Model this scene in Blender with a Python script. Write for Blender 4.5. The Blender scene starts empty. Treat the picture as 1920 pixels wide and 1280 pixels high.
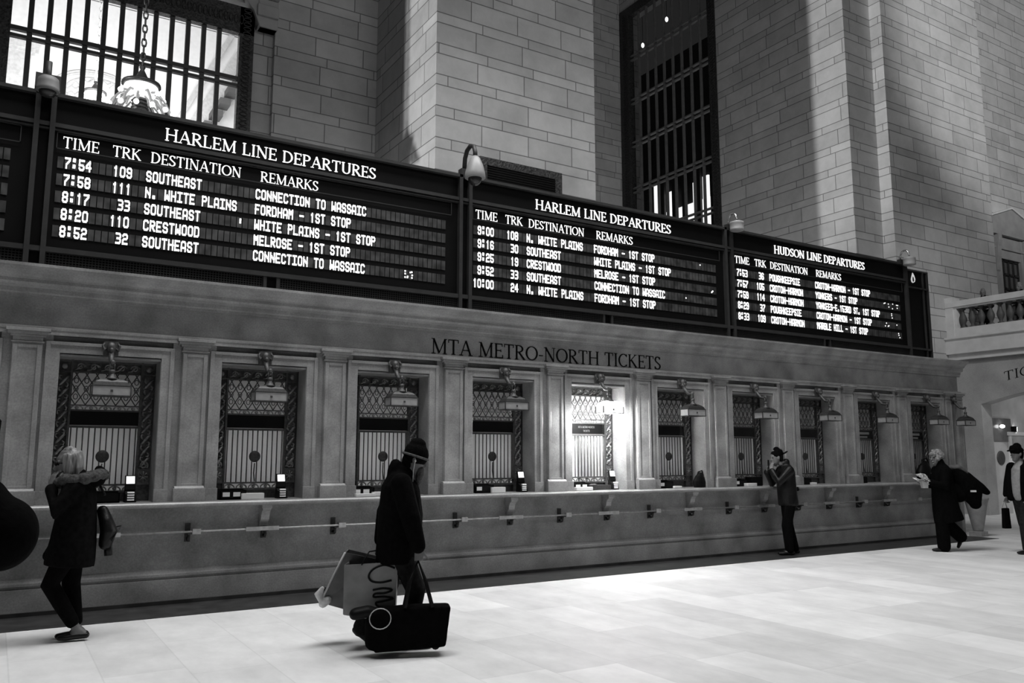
import bpy, bmesh, math, random
from mathutils import Vector, Matrix
SC = bpy.context.scene
COL = SC.collection
PI = math.pi
# ------------------------------------------------------------------ camera, world, light, exposure
YAW, PITCH, CAMH = math.radians(31.686), math.radians(7.887), 1.6
fw = Vector((math.sin(YAW)*math.cos(PITCH), math.cos(YAW)*math.cos(PITCH), math.sin(PITCH)))
rt = Vector((math.cos(YAW), -math.sin(YAW), 0)); up = rt.cross(fw)
cam = bpy.data.cameras.new('camera'); cam.sensor_width = 36; cam.lens = 1555.2/1920*36; cam.clip_end = 300
camo = bpy.data.objects.new('camera', cam); COL.objects.link(camo)
m = Matrix((rt, up, -fw)).transposed().to_4x4(); m.translation = (0, 0, CAMH); camo.matrix_world = m
SC.camera = camo
w = bpy.data.worlds.new('world'); SC.world = w; w.use_nodes = True
w.node_tree.nodes['Background'].inputs[0].default_value = (1, 1, 1, 1)
w.node_tree.nodes['Background'].inputs[1].default_value = 0.012
SC.view_settings.view_transform = 'Standard'; SC.view_settings.look = 'None'
SC.view_settings.gamma = 1; SC.view_settings.use_curve_mapping = False
SC.view_settings.exposure = 0.25
SC.cycles.use_denoising = True
SC.cycles.max_bounces = 6; SC.cycles.diffuse_bounces = 3; SC.cycles.glossy_bounces = 3
SC.cycles.sample_clamp_indirect = 4

def area(name, loc, target, sx, sy, power, spread=180):
    l = bpy.data.lights.new(name, 'AREA'); l.shape = 'RECTANGLE'; l.size = sx; l.size_y = sy; l.energy = power
    l.spread = math.radians(spread)
    o = bpy.data.objects.new(name, l); COL.objects.link(o); o.location = loc
    o.rotation_euler = (Vector(target)-Vector(loc)).to_track_quat('-Z', 'Y').to_euler(); return o
def spot(name, loc, target, power, angle, blend=.5, size=.3):
    l = bpy.data.lights.new(name, 'SPOT'); l.energy = power; l.spot_size = math.radians(angle); l.spot_blend = blend
    l.shadow_soft_size = size
    o = bpy.data.objects.new(name, l); COL.objects.link(o); o.location = loc
    o.rotation_euler = (Vector(target)-Vector(loc)).to_track_quat('-Z', 'Y').to_euler(); return o
def bulb(name, loc, power, size=.03):
    l = bpy.data.lights.new(name, 'POINT'); l.energy = power; l.shadow_soft_size = size
    o = bpy.data.objects.new(name, l); COL.objects.link(o); o.location = loc; return o
area('hall_overhead_light', (5.0, 7.0, 13), (5.0, 7.0, 0), 15, 3.5, 900, 140)
spot('hall_far_floodlight', (-50, 6.3, 4.0), (7, 15, 11), 90000, 10, .25, .9)
area('hall_front_fill', (8, -14, 17), (12, 14, 11.5), 10, 4, 160, 70)  # added fill from the front for the pier faces, no such lamp known
spot('hall_side_fill', (14, -8, 15), (29, 14, 15), 14000, 36, .7, .5)  # extra fill added to lift the right piers
spot('balcony_fill', (15, 1, 13), (23.6, 11, 4.6), 2600, 42, .7, .4)  # fill added to brighten the balcony ledge and side wall
area('recess_bounce_fill', (14.2, 12.6, 4.3), (16.5, 20, 11), 4.5, .4, 130, 150)  # added from below in place of light bounced off floor and boards
area('window_bay_fill', (2.4, 12.6, 4.3), (2.8, 17, 9), 5, .4, 9, 150)  # added fill lifting the foot of the left window wall

# ------------------------------------------------------------------ materials (all grey: the photograph is black and white)
MATS = {}
def newmat(name):
    m = bpy.data.materials.new(name); m.use_nodes = True
    nt = m.node_tree; return m, nt, nt.nodes['Principled BSDF']
def node(nt, t, **k):
    n = nt.nodes.new(t)
    for a, b in k.items(): setattr(n, a, b)
    return n
def mth(nt, op, a, b=None, c=None):
    n = nt.nodes.new('ShaderNodeMath'); n.operation = op
    for i, v in enumerate((a, b, c)):
        if v is None: continue
        if isinstance(v, (int, float)): n.inputs[i].default_value = v
        else: nt.links.new(v, n.inputs[i])
    return n.outputs[0]
def g3(v): return (v, v, v, 1)
def mat(name, v, rough=.5, var=.15, scale=8, metal=0, bump=0, spec=.5, detail=4, grain=0, stretch=None):
    if name in MATS: return MATS[name]
    m, nt, b = newmat(name)
    tc = node(nt, 'ShaderNodeTexCoord'); no = node(nt, 'ShaderNodeTexNoise')
    no.inputs['Scale'].default_value = scale; no.inputs['Detail'].default_value = detail
    if stretch:
        mp = node(nt, 'ShaderNodeMapping'); mp.inputs['Scale'].default_value = stretch; nt.links.new(tc.outputs['Object'], mp.inputs[0]); nt.links.new(mp.outputs[0], no.inputs['Vector'])
    else: nt.links.new(tc.outputs['Object'], no.inputs['Vector'])
    r = node(nt, 'ShaderNodeMapRange'); r.inputs['From Min'].default_value = .3; r.inputs['From Max'].default_value = .7
    r.inputs['To Min'].default_value = v*(1-var); r.inputs['To Max'].default_value = v*(1+var)
    nt.links.new(no.outputs['Fac'], r.inputs['Value']); out = r.outputs[0]
    if grain:
        ng = node(nt, 'ShaderNodeTexNoise'); ng.inputs['Scale'].default_value = 55; ng.inputs['Detail'].default_value = 3
        nt.links.new(tc.outputs['Object'], ng.inputs['Vector'])
        out = mth(nt, 'MULTIPLY', out, mth(nt, 'ADD', 1, mth(nt, 'MULTIPLY', mth(nt, 'SUBTRACT', ng.outputs['Fac'], .5), grain*4)))
    nt.links.new(out, b.inputs['Base Color'])
    b.inputs['Roughness'].default_value = rough; b.inputs['Metallic'].default_value = metal
    b.inputs['Specular IOR Level'].default_value = spec
    if bump:
        bp = node(nt, 'ShaderNodeBump'); bp.inputs['Strength'].default_value = bump; bp.inputs['Distance'].default_value = .02
        nt.links.new(no.outputs['Fac'], bp.inputs['Height']); nt.links.new(bp.outputs[0], b.inputs['Normal'])
    MATS[name] = m; return m
def emit(name, v, strength, base=.8):
    if name in MATS: return MATS[name]
    m, nt, b = newmat(name); b.inputs['Base Color'].default_value = g3(base)
    b.inputs['Emission Color'].default_value = g3(v); b.inputs['Emission Strength'].default_value = strength
    b.inputs['Roughness'].default_value = .5; MATS[name] = m; return m
def stone(name, v, period, frac, blen, var, joint, jw, axis, rough, z0=0, spec=.4, cloud=.12, cscale=1.2, bump=.25):
    """coursed stone blocks: alternating tall and thin courses; axis 'wall' uses x or y by normal, 'floor' uses x,y"""
    m, nt, b = newmat(name); L = nt.links
    ge = node(nt, 'ShaderNodeNewGeometry'); sp = node(nt, 'ShaderNodeSeparateXYZ'); L.new(ge.outputs['Position'], sp.inputs[0])
    if axis == 'wall':
        sn = node(nt, 'ShaderNodeSeparateXYZ'); L.new(ge.outputs['True Normal'], sn.inputs[0])
        k = mth(nt, 'GREATER_THAN', mth(nt, 'ABSOLUTE', sn.outputs[0]), .5)
        u = mth(nt, 'ADD', mth(nt, 'MULTIPLY', sp.outputs[1], k), mth(nt, 'MULTIPLY', sp.outputs[0], mth(nt, 'SUBTRACT', 1, k)))
        v_ = sp.outputs[2]
    else:
        u, v_ = sp.outputs[1], sp.outputs[0]
    t = mth(nt, 'DIVIDE', mth(nt, 'SUBTRACT', v_, z0), period); kf = mth(nt, 'FLOOR', t); fz = mth(nt, 'SUBTRACT', t, kf)
    thin = mth(nt, 'GREATER_THAN', fz, frac); row = mth(nt, 'ADD', mth(nt, 'MULTIPLY', kf, 2), thin)
    wn = node(nt, 'ShaderNodeTexWhiteNoise', noise_dimensions='1D'); L.new(row, wn.inputs['W'])
    uu = mth(nt, 'DIVIDE', mth(nt, 'ADD', u, mth(nt, 'MULTIPLY', wn.outputs['Value'], 3.7)), blen)
    ui = mth(nt, 'FLOOR', uu); fu = mth(nt, 'SUBTRACT', uu, ui)
    du = mth(nt, 'MULTIPLY', mth(nt, 'MINIMUM', fu, mth(nt, 'SUBTRACT', 1, fu)), blen)
    d1 = mth(nt, 'MINIMUM', fz, mth(nt, 'SUBTRACT', 1, fz)); d2 = mth(nt, 'ABSOLUTE', mth(nt, 'SUBTRACT', fz, frac))
    dz = mth(nt, 'MULTIPLY', mth(nt, 'MINIMUM', d1, d2), period)
    dist = mth(nt, 'MINIMUM', du, dz)
    cv = node(nt, 'ShaderNodeCombineXYZ'); L.new(ui, cv.inputs[0]); L.new(row, cv.inputs[1])
    w2 = node(nt, 'ShaderNodeTexWhiteNoise', noise_dimensions='3D'); L.new(cv.outputs[0], w2.inputs['Vector'])
    n1 = node(nt, 'ShaderNodeTexNoise'); n1.inputs['Scale'].default_value = cscale; n1.inputs['Detail'].default_value = 8
    n1.inputs['Roughness'].default_value = .65
    if axis == 'floor':
        mp = node(nt, 'ShaderNodeMapping'); mp.inputs['Scale'].default_value = (1.5, .8, 1); L.new(ge.outputs['Position'], mp.inputs[0]); L.new(mp.outputs[0], n1.inputs['Vector'])
    else: L.new(ge.outputs['Position'], n1.inputs['Vector'])
    blk = mth(nt, 'MULTIPLY', mth(nt, 'SUBTRACT', w2.outputs['Value'], .5), 2*var)
    cl = mth(nt, 'MULTIPLY', mth(nt, 'SUBTRACT', n1.outputs['Fac'], .5), 4*cloud)
    val = mth(nt, 'MULTIPLY', mth(nt, 'ADD', 1, mth(nt, 'ADD', blk, cl)), v)
    jm = node(nt, 'ShaderNodeMapRange'); jm.interpolation_type = 'SMOOTHSTEP'
    jm.inputs['From Min'].default_value = jw*.35; jm.inputs['From Max'].default_value = jw
    jm.inputs['To Min'].default_value = joint; jm.inputs['To Max'].default_value = 1
    L.new(dist, jm.inputs['Value'])
    fin = mth(nt, 'MULTIPLY', val, jm.outputs[0]); L.new(fin, b.inputs['Base Color'])
    b.inputs['Roughness'].default_value = rough; b.inputs['Specular IOR Level'].default_value = spec
    if bump:
        bp = node(nt, 'ShaderNodeBump'); bp.inputs['Strength'].default_value = bump; bp.inputs['Distance'].default_value = .03
        L.new(mth(nt, 'ADD', jm.outputs[0], mth(nt, 'MULTIPLY', n1.outputs['Fac'], .6)), bp.inputs['Height']); L.new(bp.outputs[0], b.inputs['Normal'])
    MATS[name] = m; return m
ASH = stone('ashlar_stone', .44, .655, .668, 1.12, .13, .32, .014, 'wall', .75, z0=7.80, cloud=.17, cscale=1.6, bump=.4)
FLO = stone('floor_marble', .76, 1.16, .5, 1.25, .10, .90, .008, 'floor', .6, z0=.2, spec=.3, cloud=.16, cscale=1.6, bump=0)
MARB = mat('booth_marble', .30, .28, .30, 3.0, spec=.45, detail=8, grain=.18)
MARBL = mat('counter_marble', .34, .25, .15, 5, spec=.5, grain=.15)
DADO = mat('dado_marble', .27, .35, .36, 2.2, spec=.4, detail=8, grain=.18)
GRAN = mat('dark_border_marble', .035, .4, .4, 5, spec=.4)
BLK = mat('black_enamel', .005, .5, .1, spec=.12)
FRM = mat('dark_bronze_frame', .034, .5, .15, metal=0, spec=.3)
BRZ = mat('aged_bronze', .08, .5, .35, 30, metal=.35)
BRZD = mat('dark_bronze', .05, .45, .3, 40, metal=.4)
BRASS = mat('worn_brass', .55, .3, .2, 20, metal=.8)
PLA = mat('white_plaster', .85, .7, .04)
INT = mat('booth_interior_paint', .55, .7, .1)
WHT = mat('white_card', .85, .5, .03)
GREY = mat('grey_camera_plastic', .34, .4, .05)
IRON = mat('painted_iron', .03, .5, .2)
DOME = mat('smoked_dome', .03, .12, .05)
def fabric(name, v, var=.3, scale=25): return mat(name, v, .95, var, scale, bump=.3, spec=.04)

def translucent(name, v, t):
    m, nt, b = newmat(name); b.inputs['Base Color'].default_value = g3(v); b.inputs['Roughness'].default_value = .6
    tr = node(nt, 'ShaderNodeBsdfTranslucent'); tr.inputs[0].default_value = g3(v); mx = node(nt, 'ShaderNodeMixShader')
    mx.inputs[0].default_value = t; nt.links.new(b.outputs[0], mx.inputs[1]); nt.links.new(tr.outputs[0], mx.inputs[2])
    nt.links.new(mx.outputs[0], nt.nodes['Material Output'].inputs[0]); MATS[name] = m; return m
def glass(name, rough=.02, tint=1, refl=.12):
    m, nt, b = newmat(name)
    tr = node(nt, 'ShaderNodeBsdfTransparent'); tr.inputs[0].default_value = g3(tint)
    gl = node(nt, 'ShaderNodeBsdfGlossy'); gl.inputs['Roughness'].default_value = rough; mx = node(nt, 'ShaderNodeMixShader')
    mx.inputs[0].default_value = refl; nt.links.new(tr.outputs[0], mx.inputs[1]); nt.links.new(gl.outputs[0], mx.inputs[2])
    nt.links.new(mx.outputs[0], nt.nodes['Material Output'].inputs[0]); MATS[name] = m; return m

# ------------------------------------------------------------------ mesh helpers
class MB:
    def __init__(s): s.v = []; s.f = []; s.s = []
    def quad(s, a, b, c, d, sm=False):
        i = len(s.v); s.v += [tuple(a), tuple(b), tuple(c), tuple(d)]; s.f.append((i, i+1, i+2, i+3)); s.s.append(sm)
    def box(s, x0, x1, y0, y1, z0, z1):
        i = len(s.v)
        s.v += [(x0,y0,z0),(x1,y0,z0),(x1,y1,z0),(x0,y1,z0),(x0,y0,z1),(x1,y0,z1),(x1,y1,z1),(x0,y1,z1)]
        for q in ((0,3,2,1),(4,5,6,7),(0,1,5,4),(1,2,6,5),(2,3,7,6),(3,0,4,7)): s.f.append(tuple(i+k for k in q)); s.s.append(False)
        return s
    def hexa(s, p, sm=False):
        i = len(s.v); s.v += [tuple(q) for q in p]
        for q in ((0,3,2,1),(4,5,6,7),(0,1,5,4),(1,2,6,5),(2,3,7,6),(3,0,4,7)): s.f.append(tuple(i+k for k in q)); s.s.append(sm)
    def prism(s, poly, x0, x1, axis=0, sm=False):
        """poly of (a,b) extruded along axis: axis 0 -> (x, a, b); 1 -> (a, y, b); 2 -> (a, b, z)"""
        n = len(poly); i = len(s.v)
        for x in (x0, x1):
            for a, b in poly: s.v.append((x,a,b) if axis == 0 else ((a,x,b) if axis == 1 else (a,b,x)))
        for k in range(n):
            j = (k+1) % n; s.f.append((i+k, i+j, i+n+j, i+n+k)); s.s.append(sm)
        s.f.append(tuple(i+k for k in range(n))[::-1]); s.f.append(tuple(i+n+k for k in range(n))); s.s += [False, False]
        return s
    def ring(s, pts, r, n=8, side=None, closed=False, cap=True, sm=True):
        """tube along pts; r number, list, or list of (ra, rb)"""
        P = [Vector(p[:3]) for p in pts]; N = len(P); i0 = len(s.v); up_ = None
        for k in range(N):
            if closed: t = (P[(k+1) % N]-P[k-1])
            else: t = P[min(k+1, N-1)]-P[max(k-1, 0)]
            if t.length < 1e-9: t = Vector((0,0,1))
            t.normalize()
            if side is not None: a = Vector(side)
            elif up_ is not None: a = up_
            else: a = Vector((0,1,0)) if abs(t.y) < .8 else Vector((0,0,1))
            a = a - t*a.dot(t)
            if a.length < 1e-6: a = t.orthogonal()
            a.normalize(); b = a.cross(t)
            if side is None: up_ = a
            rr = r if isinstance(r, (int, float)) else r[k]
            ra, rb = (rr, rr) if isinstance(rr, (int, float)) else rr
            for j in range(n):
                q = 2*PI*j/n; s.v.append(tuple(P[k]+a*(ra*math.cos(q))+b*(rb*math.sin(q))))
        for k in range(N if closed else N-1):
            k2 = (k+1) % N
            for j in range(n):
                j2 = (j+1) % n; s.f.append((i0+k*n+j, i0+k*n+j2, i0+k2*n+j2, i0+k2*n+j)); s.s.append(sm)
        if cap and not closed:
            s.f.append(tuple(i0+j for j in range(n))[::-1]); s.f.append(tuple(i0+(N-1)*n+j for j in range(n))); s.s += [False, False]
        return s
    def limb(s, pts, n=12, side=None, flat=False):
        """rounded elliptical limb: pts (x,y,z,ra,rb)"""
        pts = [p if len(p) == 5 else (*p, p[3]) for p in pts]
        a, b = Vector(pts[0][:3]), Vector(pts[1][:3]); t = (a-b).normalized(); p0 = pts[0]; h = min(p0[3], p0[4])
        st = [tuple(a+t*h*q)+(p0[3]*c, p0[4]*c) for q, c in ((.98,.2),(.8,.6),(.45,.9))]
        a, b = Vector(pts[-1][:3]), Vector(pts[-2][:3]); t = (a-b).normalized(); p1 = pts[-1]; h = min(p1[3], p1[4])
        en = [tuple(a+t*h*q)+(p1[3]*c, p1[4]*c) for q, c in ((.45,.9),(.8,.6),(.98,.2))]
        if flat: en = []
        A = st+[tuple(p) for p in pts]+en
        return s.ring([p[:3] for p in A], [(p[3], p[4]) for p in A], n, side=side if side else (0,1,0) if True else None)
    def lathe(s, prof, c=(0,0,0), n=20, axis='z', sm=True):
        i0 = len(s.v)
        for r, h in prof:
            for j in range(n):
                q = 2*PI*j/n; x, y = r*math.cos(q), r*math.sin(q)
                s.v.append((c[0]+x, c[1]+y, c[2]+h) if axis == 'z' else ((c[0]+x, c[1]+h, c[2]+y) if axis == 'y' else (c[0]+h, c[1]+x, c[2]+y)))
        for k in range(len(prof)-1):
            for j in range(n):
                j2 = (j+1) % n; s.f.append((i0+k*n+j, i0+k*n+j2, i0+(k+1)*n+j2, i0+(k+1)*n+j)); s.s.append(sm)
        s.f.append(tuple(i0+j for j in range(n))[::-1]); e = i0+(len(prof)-1)*n; s.f.append(tuple(e+j for j in range(n))); s.s += [False, False]
        return s
    def ball(s, c, r, n=12, m=8):
        rx, ry, rz = (r, r, r) if isinstance(r, (int, float)) else r
        i0 = len(s.v)
        for k in range(m+1):
            th = PI*k/m; rr = max(math.sin(th), .02)
            for j in range(n):
                q = 2*PI*j/n; s.v.append((c[0]+rx*rr*math.cos(q), c[1]+ry*rr*math.sin(q), c[2]-rz*math.cos(th)))
        for k in range(m):
            for j in range(n):
                j2 = (j+1) % n; s.f.append((i0+k*n+j, i0+k*n+j2, i0+(k+1)*n+j2, i0+(k+1)*n+j)); s.s.append(True)
        s.f.append(tuple(i0+j for j in range(n))[::-1]); e = i0+m*n; s.f.append(tuple(e+j for j in range(n))); s.s += [True, True]
        return s
    def xform(s, M):
        s.v = [tuple(M @ Vector(p)) for p in s.v]; return s
    def mesh(s, name):
        me = bpy.data.meshes.new(name); me.from_pydata(s.v, [], s.f); me.polygons.foreach_set('use_smooth', s.s); me.update()
        bm = bmesh.new(); bm.from_mesh(me); bmesh.ops.recalc_face_normals(bm, faces=bm.faces); bm.to_mesh(me); bm.free()
        return me
    def build(s, name, m, parent=None, bevel=0):
        me = s.mesh(name); me.materials.append(m)
        o = bpy.data.objects.new(name, me); COL.objects.link(o)
        if parent: o.parent = parent
        if bevel:
            b = o.modifiers.new('bevel', 'BEVEL'); b.width = bevel; b.segments = 2; b.limit_method = 'ANGLE'
        return o
def tag(o, label=None, cat=None, group=None, kind=None):
    if label: o['label'] = label
    if cat: o['category'] = cat
    if group: o['group'] = group
    if kind: o['kind'] = kind
    return o
def thing(name, label, cat, loc=(0,0,0), rz=0, group=None):
    o = bpy.data.objects.new(name, None); COL.objects.link(o); o.location = loc; o.rotation_euler = (0,0,rz)
    return tag(o, label, cat, group)
def struct(name, mb, m, label=None, cat='structure', bevel=0):
    o = mb.build(name, m, None, bevel); return tag(o, label, cat, kind='structure')
def copy_tree(o, parent=None):
    c = o.copy(); COL.objects.link(c)
    if parent: c.parent = parent
    for ch in list(o.children): copy_tree(ch, c)
    return c
def organic(name, m, parent, mb, voxel=.01, smooth=4):
    o = mb.build(name, m)
    r = o.modifiers.new('r', 'REMESH'); r.mode = 'VOXEL'; r.voxel_size = voxel; r.use_smooth_shade = True
    if smooth:
        q = o.modifiers.new('s', 'SMOOTH'); q.factor = .5; q.iterations = smooth
    bpy.context.view_layer.update()
    dg = bpy.context.evaluated_depsgraph_get()
    me = bpy.data.meshes.new_from_object(o.evaluated_get(dg)); o.modifiers.clear(); o.data = me
    me.name = name
    if not me.materials: me.materials.append(m)
    o.parent = parent; return o

# ------------------------------------------------------------------ lettering
def arc(cx, cy, rx, ry, a0, a1, n=14):
    return [(cx+rx*math.cos(math.radians(a0+(a1-a0)*i/n)), cy+ry*math.sin(math.radians(a0+(a1-a0)*i/n))) for i in range(n+1)]
TK, TN = .125, .055
def S_(pts, w=None): return ('s', pts, w)
def serif(x, y, w=.22): return S_([(x-w/2, y), (x+w/2, y)], .04)
def stem(x, y0=0, y1=1, w=TK): return [S_([(x, y0), (x, y1)], w), serif(x, .02), serif(x, .98)]
def spine_S():
    return [(.44,.80)]+arc(.27,.745,.17,.225,25,180,9)+[(.14,.62),(.27,.50),(.40,.38)]+arc(.255,.25,.20,.225,20,-155,10)
SER = {
 'A': (.74, [S_([(.10,.02),(.37,1)], TN), S_([(.37,1),(.64,.02)], TK), S_([(.2,.34),(.54,.34)], TN), serif(.10,.02), serif(.64,.02,.24)]),
 'C': (.70, [S_(arc(.40,.5,.32,.47,48,312,24)), S_([(.62,.98),(.62,.76)], .045), S_([(.62,.02),(.62,.2)], .03)]),
 'D': (.74, stem(.14)+[S_([(.14,.975)]+arc(.28,.5,.36,.475,90,-90,18)+[(.14,.025)])]),
 'E': (.58, stem(.14)+[S_([(.14,.975),(.5,.975)], TN), S_([(.14,.51),(.42,.51)], TN), S_([(.14,.025),(.53,.025)], TN), S_([(.5,1),(.5,.8)], .05), S_([(.53,0),(.53,.22)], .05), S_([(.42,.6),(.42,.42)], .045)]),
 'H': (.80, stem(.15)+stem(.65)+[S_([(.15,.51),(.65,.51)], TN)]),
 'I': (.32, stem(.16)), 
 'K': (.72, stem(.14)+[S_([(.16,.46),(.56,.98)], TN), S_([(.27,.56),(.62,.02)], TK), serif(.56,.98,.2), serif(.62,.02,.2)]),
 'L': (.56, stem(.14)+[S_([(.14,.025),(.5,.025)], TN), S_([(.5,0),(.5,.24)], .05)]),
 'M': (.92, [S_([(.15,.02),(.15,1)], TN), S_([(.15,1),(.46,.05)], TK), S_([(.46,.05),(.77,1)], TN), S_([(.77,1),(.77,.02)], TK), serif(.15,.02), serif(.77,.02), serif(.11,.98,.14), serif(.81,.98,.14)]),
 'N': (.78, [S_([(.14,.02),(.14,1)], TN), S_([(.12,1),(.63,.02)], TK), S_([(.64,.0),(.64,1)], TN), serif(.14,.02), serif(.1,.98,.16), serif(.64,.98)]),
 'O': (.80, [S_(arc(.40,.5,.33,.47,0,360,32))]),
 'P': (.60, stem(.14)+[S_([(.14,.975)]+arc(.27,.735,.24,.24,90,-90,14)+[(.14,.495)])]),
 'R': (.68, stem(.14)+[S_([(.14,.975)]+arc(.27,.745,.23,.23,90,-90,14)+[(.14,.515)]), S_([(.28,.5),(.6,.02)], TK), serif(.61,.02,.16)]),
 'S': (.54, [S_(spine_S()), S_([(.45,.97),(.45,.77)], .045), S_([(.07,.03),(.07,.23)], .045)]),
 'T': (.66, [S_([(.33,0),(.33,.96)], TK), serif(.33,.02), S_([(.05,.975),(.61,.975)], TN), S_([(.06,1),(.06,.78)], .05), S_([(.60,1),(.60,.78)], .05)]),
 'U': (.76, [S_([(.16,1)]+[(.16,.3)]+arc(.385,.3,.225,.275,180,360,14)+[(.61,1)]), serif(.16,.98), serif(.61,.98,.2)]),
 '-': (.36, [S_([(.05,.38),(.31,.38)], .07)]), ' ': (.34, []),
}
def stroke(mb, pts, wd, f):
    """quads of a pen stroke; f maps (x, y, side depth) to 3-D"""
    n = len(pts); P = [Vector((p[0], p[1])) for p in pts]; closed = n > 3 and (P[0]-P[-1]).length < 1e-6
    L, R = [], []
    for i in range(n):
        if closed: t = P[1]-P[-2] if i in (0, n-1) else P[i+1]-P[i-1]
        else: t = P[min(i+1, n-1)]-P[max(i-1, 0)]
        t.normalize(); nn = Vector((-t.y, t.x)); ww = wd if wd else TN+(TK+.01-TN)*abs(t.y)**1.5
        L.append(P[i]+nn*ww/2); R.append(P[i]-nn*ww/2)
    for i in range(n-1):
        a, b, c, d = L[i], R[i], R[i+1], L[i+1]
        mb.hexa([f(q.x, q.y, 1) for q in (a, b, c, d)]+[f(q.x, q.y, 0) for q in (a, b, c, d)])
def text_w(t): return sum(SER[c][0] for c in t)
def serif_text(mb, t, x0, x1, f):
    """fit text t between x0 and x1 (in units of letter height); f(x,y,d)"""
    sx = (x1-x0)/text_w(t); x = x0
    for c in t:
        wd, st = SER[c]
        for _, pts, ww in st: stroke(mb, [(x+p[0]*sx, p[1]) for p in pts], ww, f)
        x += wd*sx
F5 = {'-':'0808080808','.':'0060600000',':':'0033330000','0':'3E4141413E','1':'00027F0000','2':'7249494946','3':'4149494936','4':'1814127F10','5':'2F49494931','6':'3E49494932',
 '7':'0171090503','8':'3649494936','9':'264949493E','A':'7E1111117E','B':'7F49494936','C':'3E41414122','D':'7F4141413E','E':'7F49494941','F':'7F09090901','G':'3E41494932',
 'H':'7F0808087F','I':'41417F4141','K':'7F08142241','L':'7F40404040','M':'7F060C067F','N':'7F0408107F','O':'3E4141413E','P':'7F09090906','R':'7F09192946','S':'2649494932',
 'T':'01017F0101','U':'3F4040403F','W':'7F3018307F','Y':'0304780403'}
def flap_char(mb, c, x, z, wd, ht, y):
    h = F5.get(c)
    if not h: return
    cols = [int(h[i*2:i*2+2], 16) for i in range(5)]; px, pz = wd/5, ht/7; e = .13
    on = lambda i, j: 0 <= i < 5 and 0 <= j < 7 and cols[i] >> j & 1
    for i in range(5):
        j = 0
        while j < 7:
            if on(i, j):
                k = j
                while on(i, k+1): k += 1
                if k > j or not (on(i-1, j) or on(i+1, j)):
                    mb.box(x+(i-e)*px, x+(i+1+e)*px, y-.004, y, z+ht-(k+1+e)*pz, z+ht-(j-e)*pz)
                j = k+1
            else: j += 1
    for j in range(7):
        i = 0
        while i < 5:
            if on(i, j):
                k = i
                while on(k+1, j): k += 1
                if k > i: mb.box(x+(i-e)*px, x+(k+1+e)*px, y-.004, y, z+ht-(j+1+e)*pz, z+ht-(j-e)*pz)
                i = k+1
            else: i += 1
    for i in range(4):            # bridge diagonal steps
        for j in range(7):
            for dj in (-1, 1):
                if on(i, j) and on(i+1, j+dj) and not on(i, j+dj) and not on(i+1, j):
                    cx, cz = x+(i+1)*px, z+ht-(j+(1 if dj > 0 else 0))*pz
                    mb.box(cx-px*.55, cx+px*.55, y-.004, y, cz-pz*.55, cz+pz*.55)

# ------------------------------------------------------------------ setting: floor, booth block, piers, side wall
PIT = 1.685
def pk(k): return .205+PIT*k          # pilaster centres
def ck(k): return 1.02+PIT*k          # window centres
XL, XE = -4.4, 17.45                  # ends of the ticket booth block
struct('floor', MB().box(-14, 36, -16, 26, -.2, 0), FLO)
struct('trim_1', MB().box(XL, 16.9, 9.16, 10.02, 0, .006), GRAN, 'dark marble border strip along the foot of the ticket counter')
b = MB()
b.prism([(9.93,0),(9.93,.265),(9.945,.275),(9.925,.30),(9.925,.325),(9.95,.34),(9.965,.365),(9.975,.375),(9.975,1.04),(10.5,1.04),(10.5,0)], XL, 16.62)
struct('wall_counter_front', b, DADO)
struct('baseboard_counter', MB().box(XL, 16.63, 9.905, 9.935, .004, .045), GRAN)
# upper booth wall with one opening per window
b = MB(); OW = .51; OT = 2.695
xs = [XL]
for k in range(-3, 10): xs += [ck(k)-OW-.02, ck(k)+OW+.02]
xs.append(XE)
for i in range(0, len(xs), 2): b.box(xs[i], xs[i+1], 10.13, 10.5, 1.1, OT)
b.box(XL, XE, 10.13, 10.5, OT, 2.97); b.box(XL, XE, 10.09, 10.55, 2.97, 3.3)
b.box(XE-.12, XE, 10.13, 13.2, 0, 3.58)
struct('wall_booth', b, MARB)
b = MB()
for k in range(-3, 11): b.box(pk(k)-.04, pk(k)+.04, 10.5, 11.7, 0, 3.4)
b.box(XL, XE, 11.7, 11.78, 0, 3.4); b.box(XL, XE-.12, 10.5, 11.7, 3.3, 3.4)
struct('wall_booth_interior', b, INT)
struct('ceiling', MB().box(XL, XE, 10.55, 13.1, 3.45, 3.55), MARB)
b = MB()   # entablature: architrave fillets and cornice
b.prism([(10.13,2.885),(10.03,2.885),(10.03,2.93),(10.02,2.94),(10.02,2.962),(10.05,2.972),(10.1,2.975),(10.1,2.885)], XL, XE)
struct('trim_2', b, MARB)
b = MB()
b.prism([(10.1,3.285),(10.065,3.285),(10.065,3.315),(10.05,3.33),(10.045,3.375),(10.0,3.40),(9.985,3.425),(9.985,3.46),(9.955,3.475),(9.94,3.50),(9.90,3.54),(9.865,3.565),(9.85,3.575),(9.85,3.605),(10.5,3.605),(10.5,3.285)], XL, XE+.08)
struct('trim_3', b, MARB)
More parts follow.
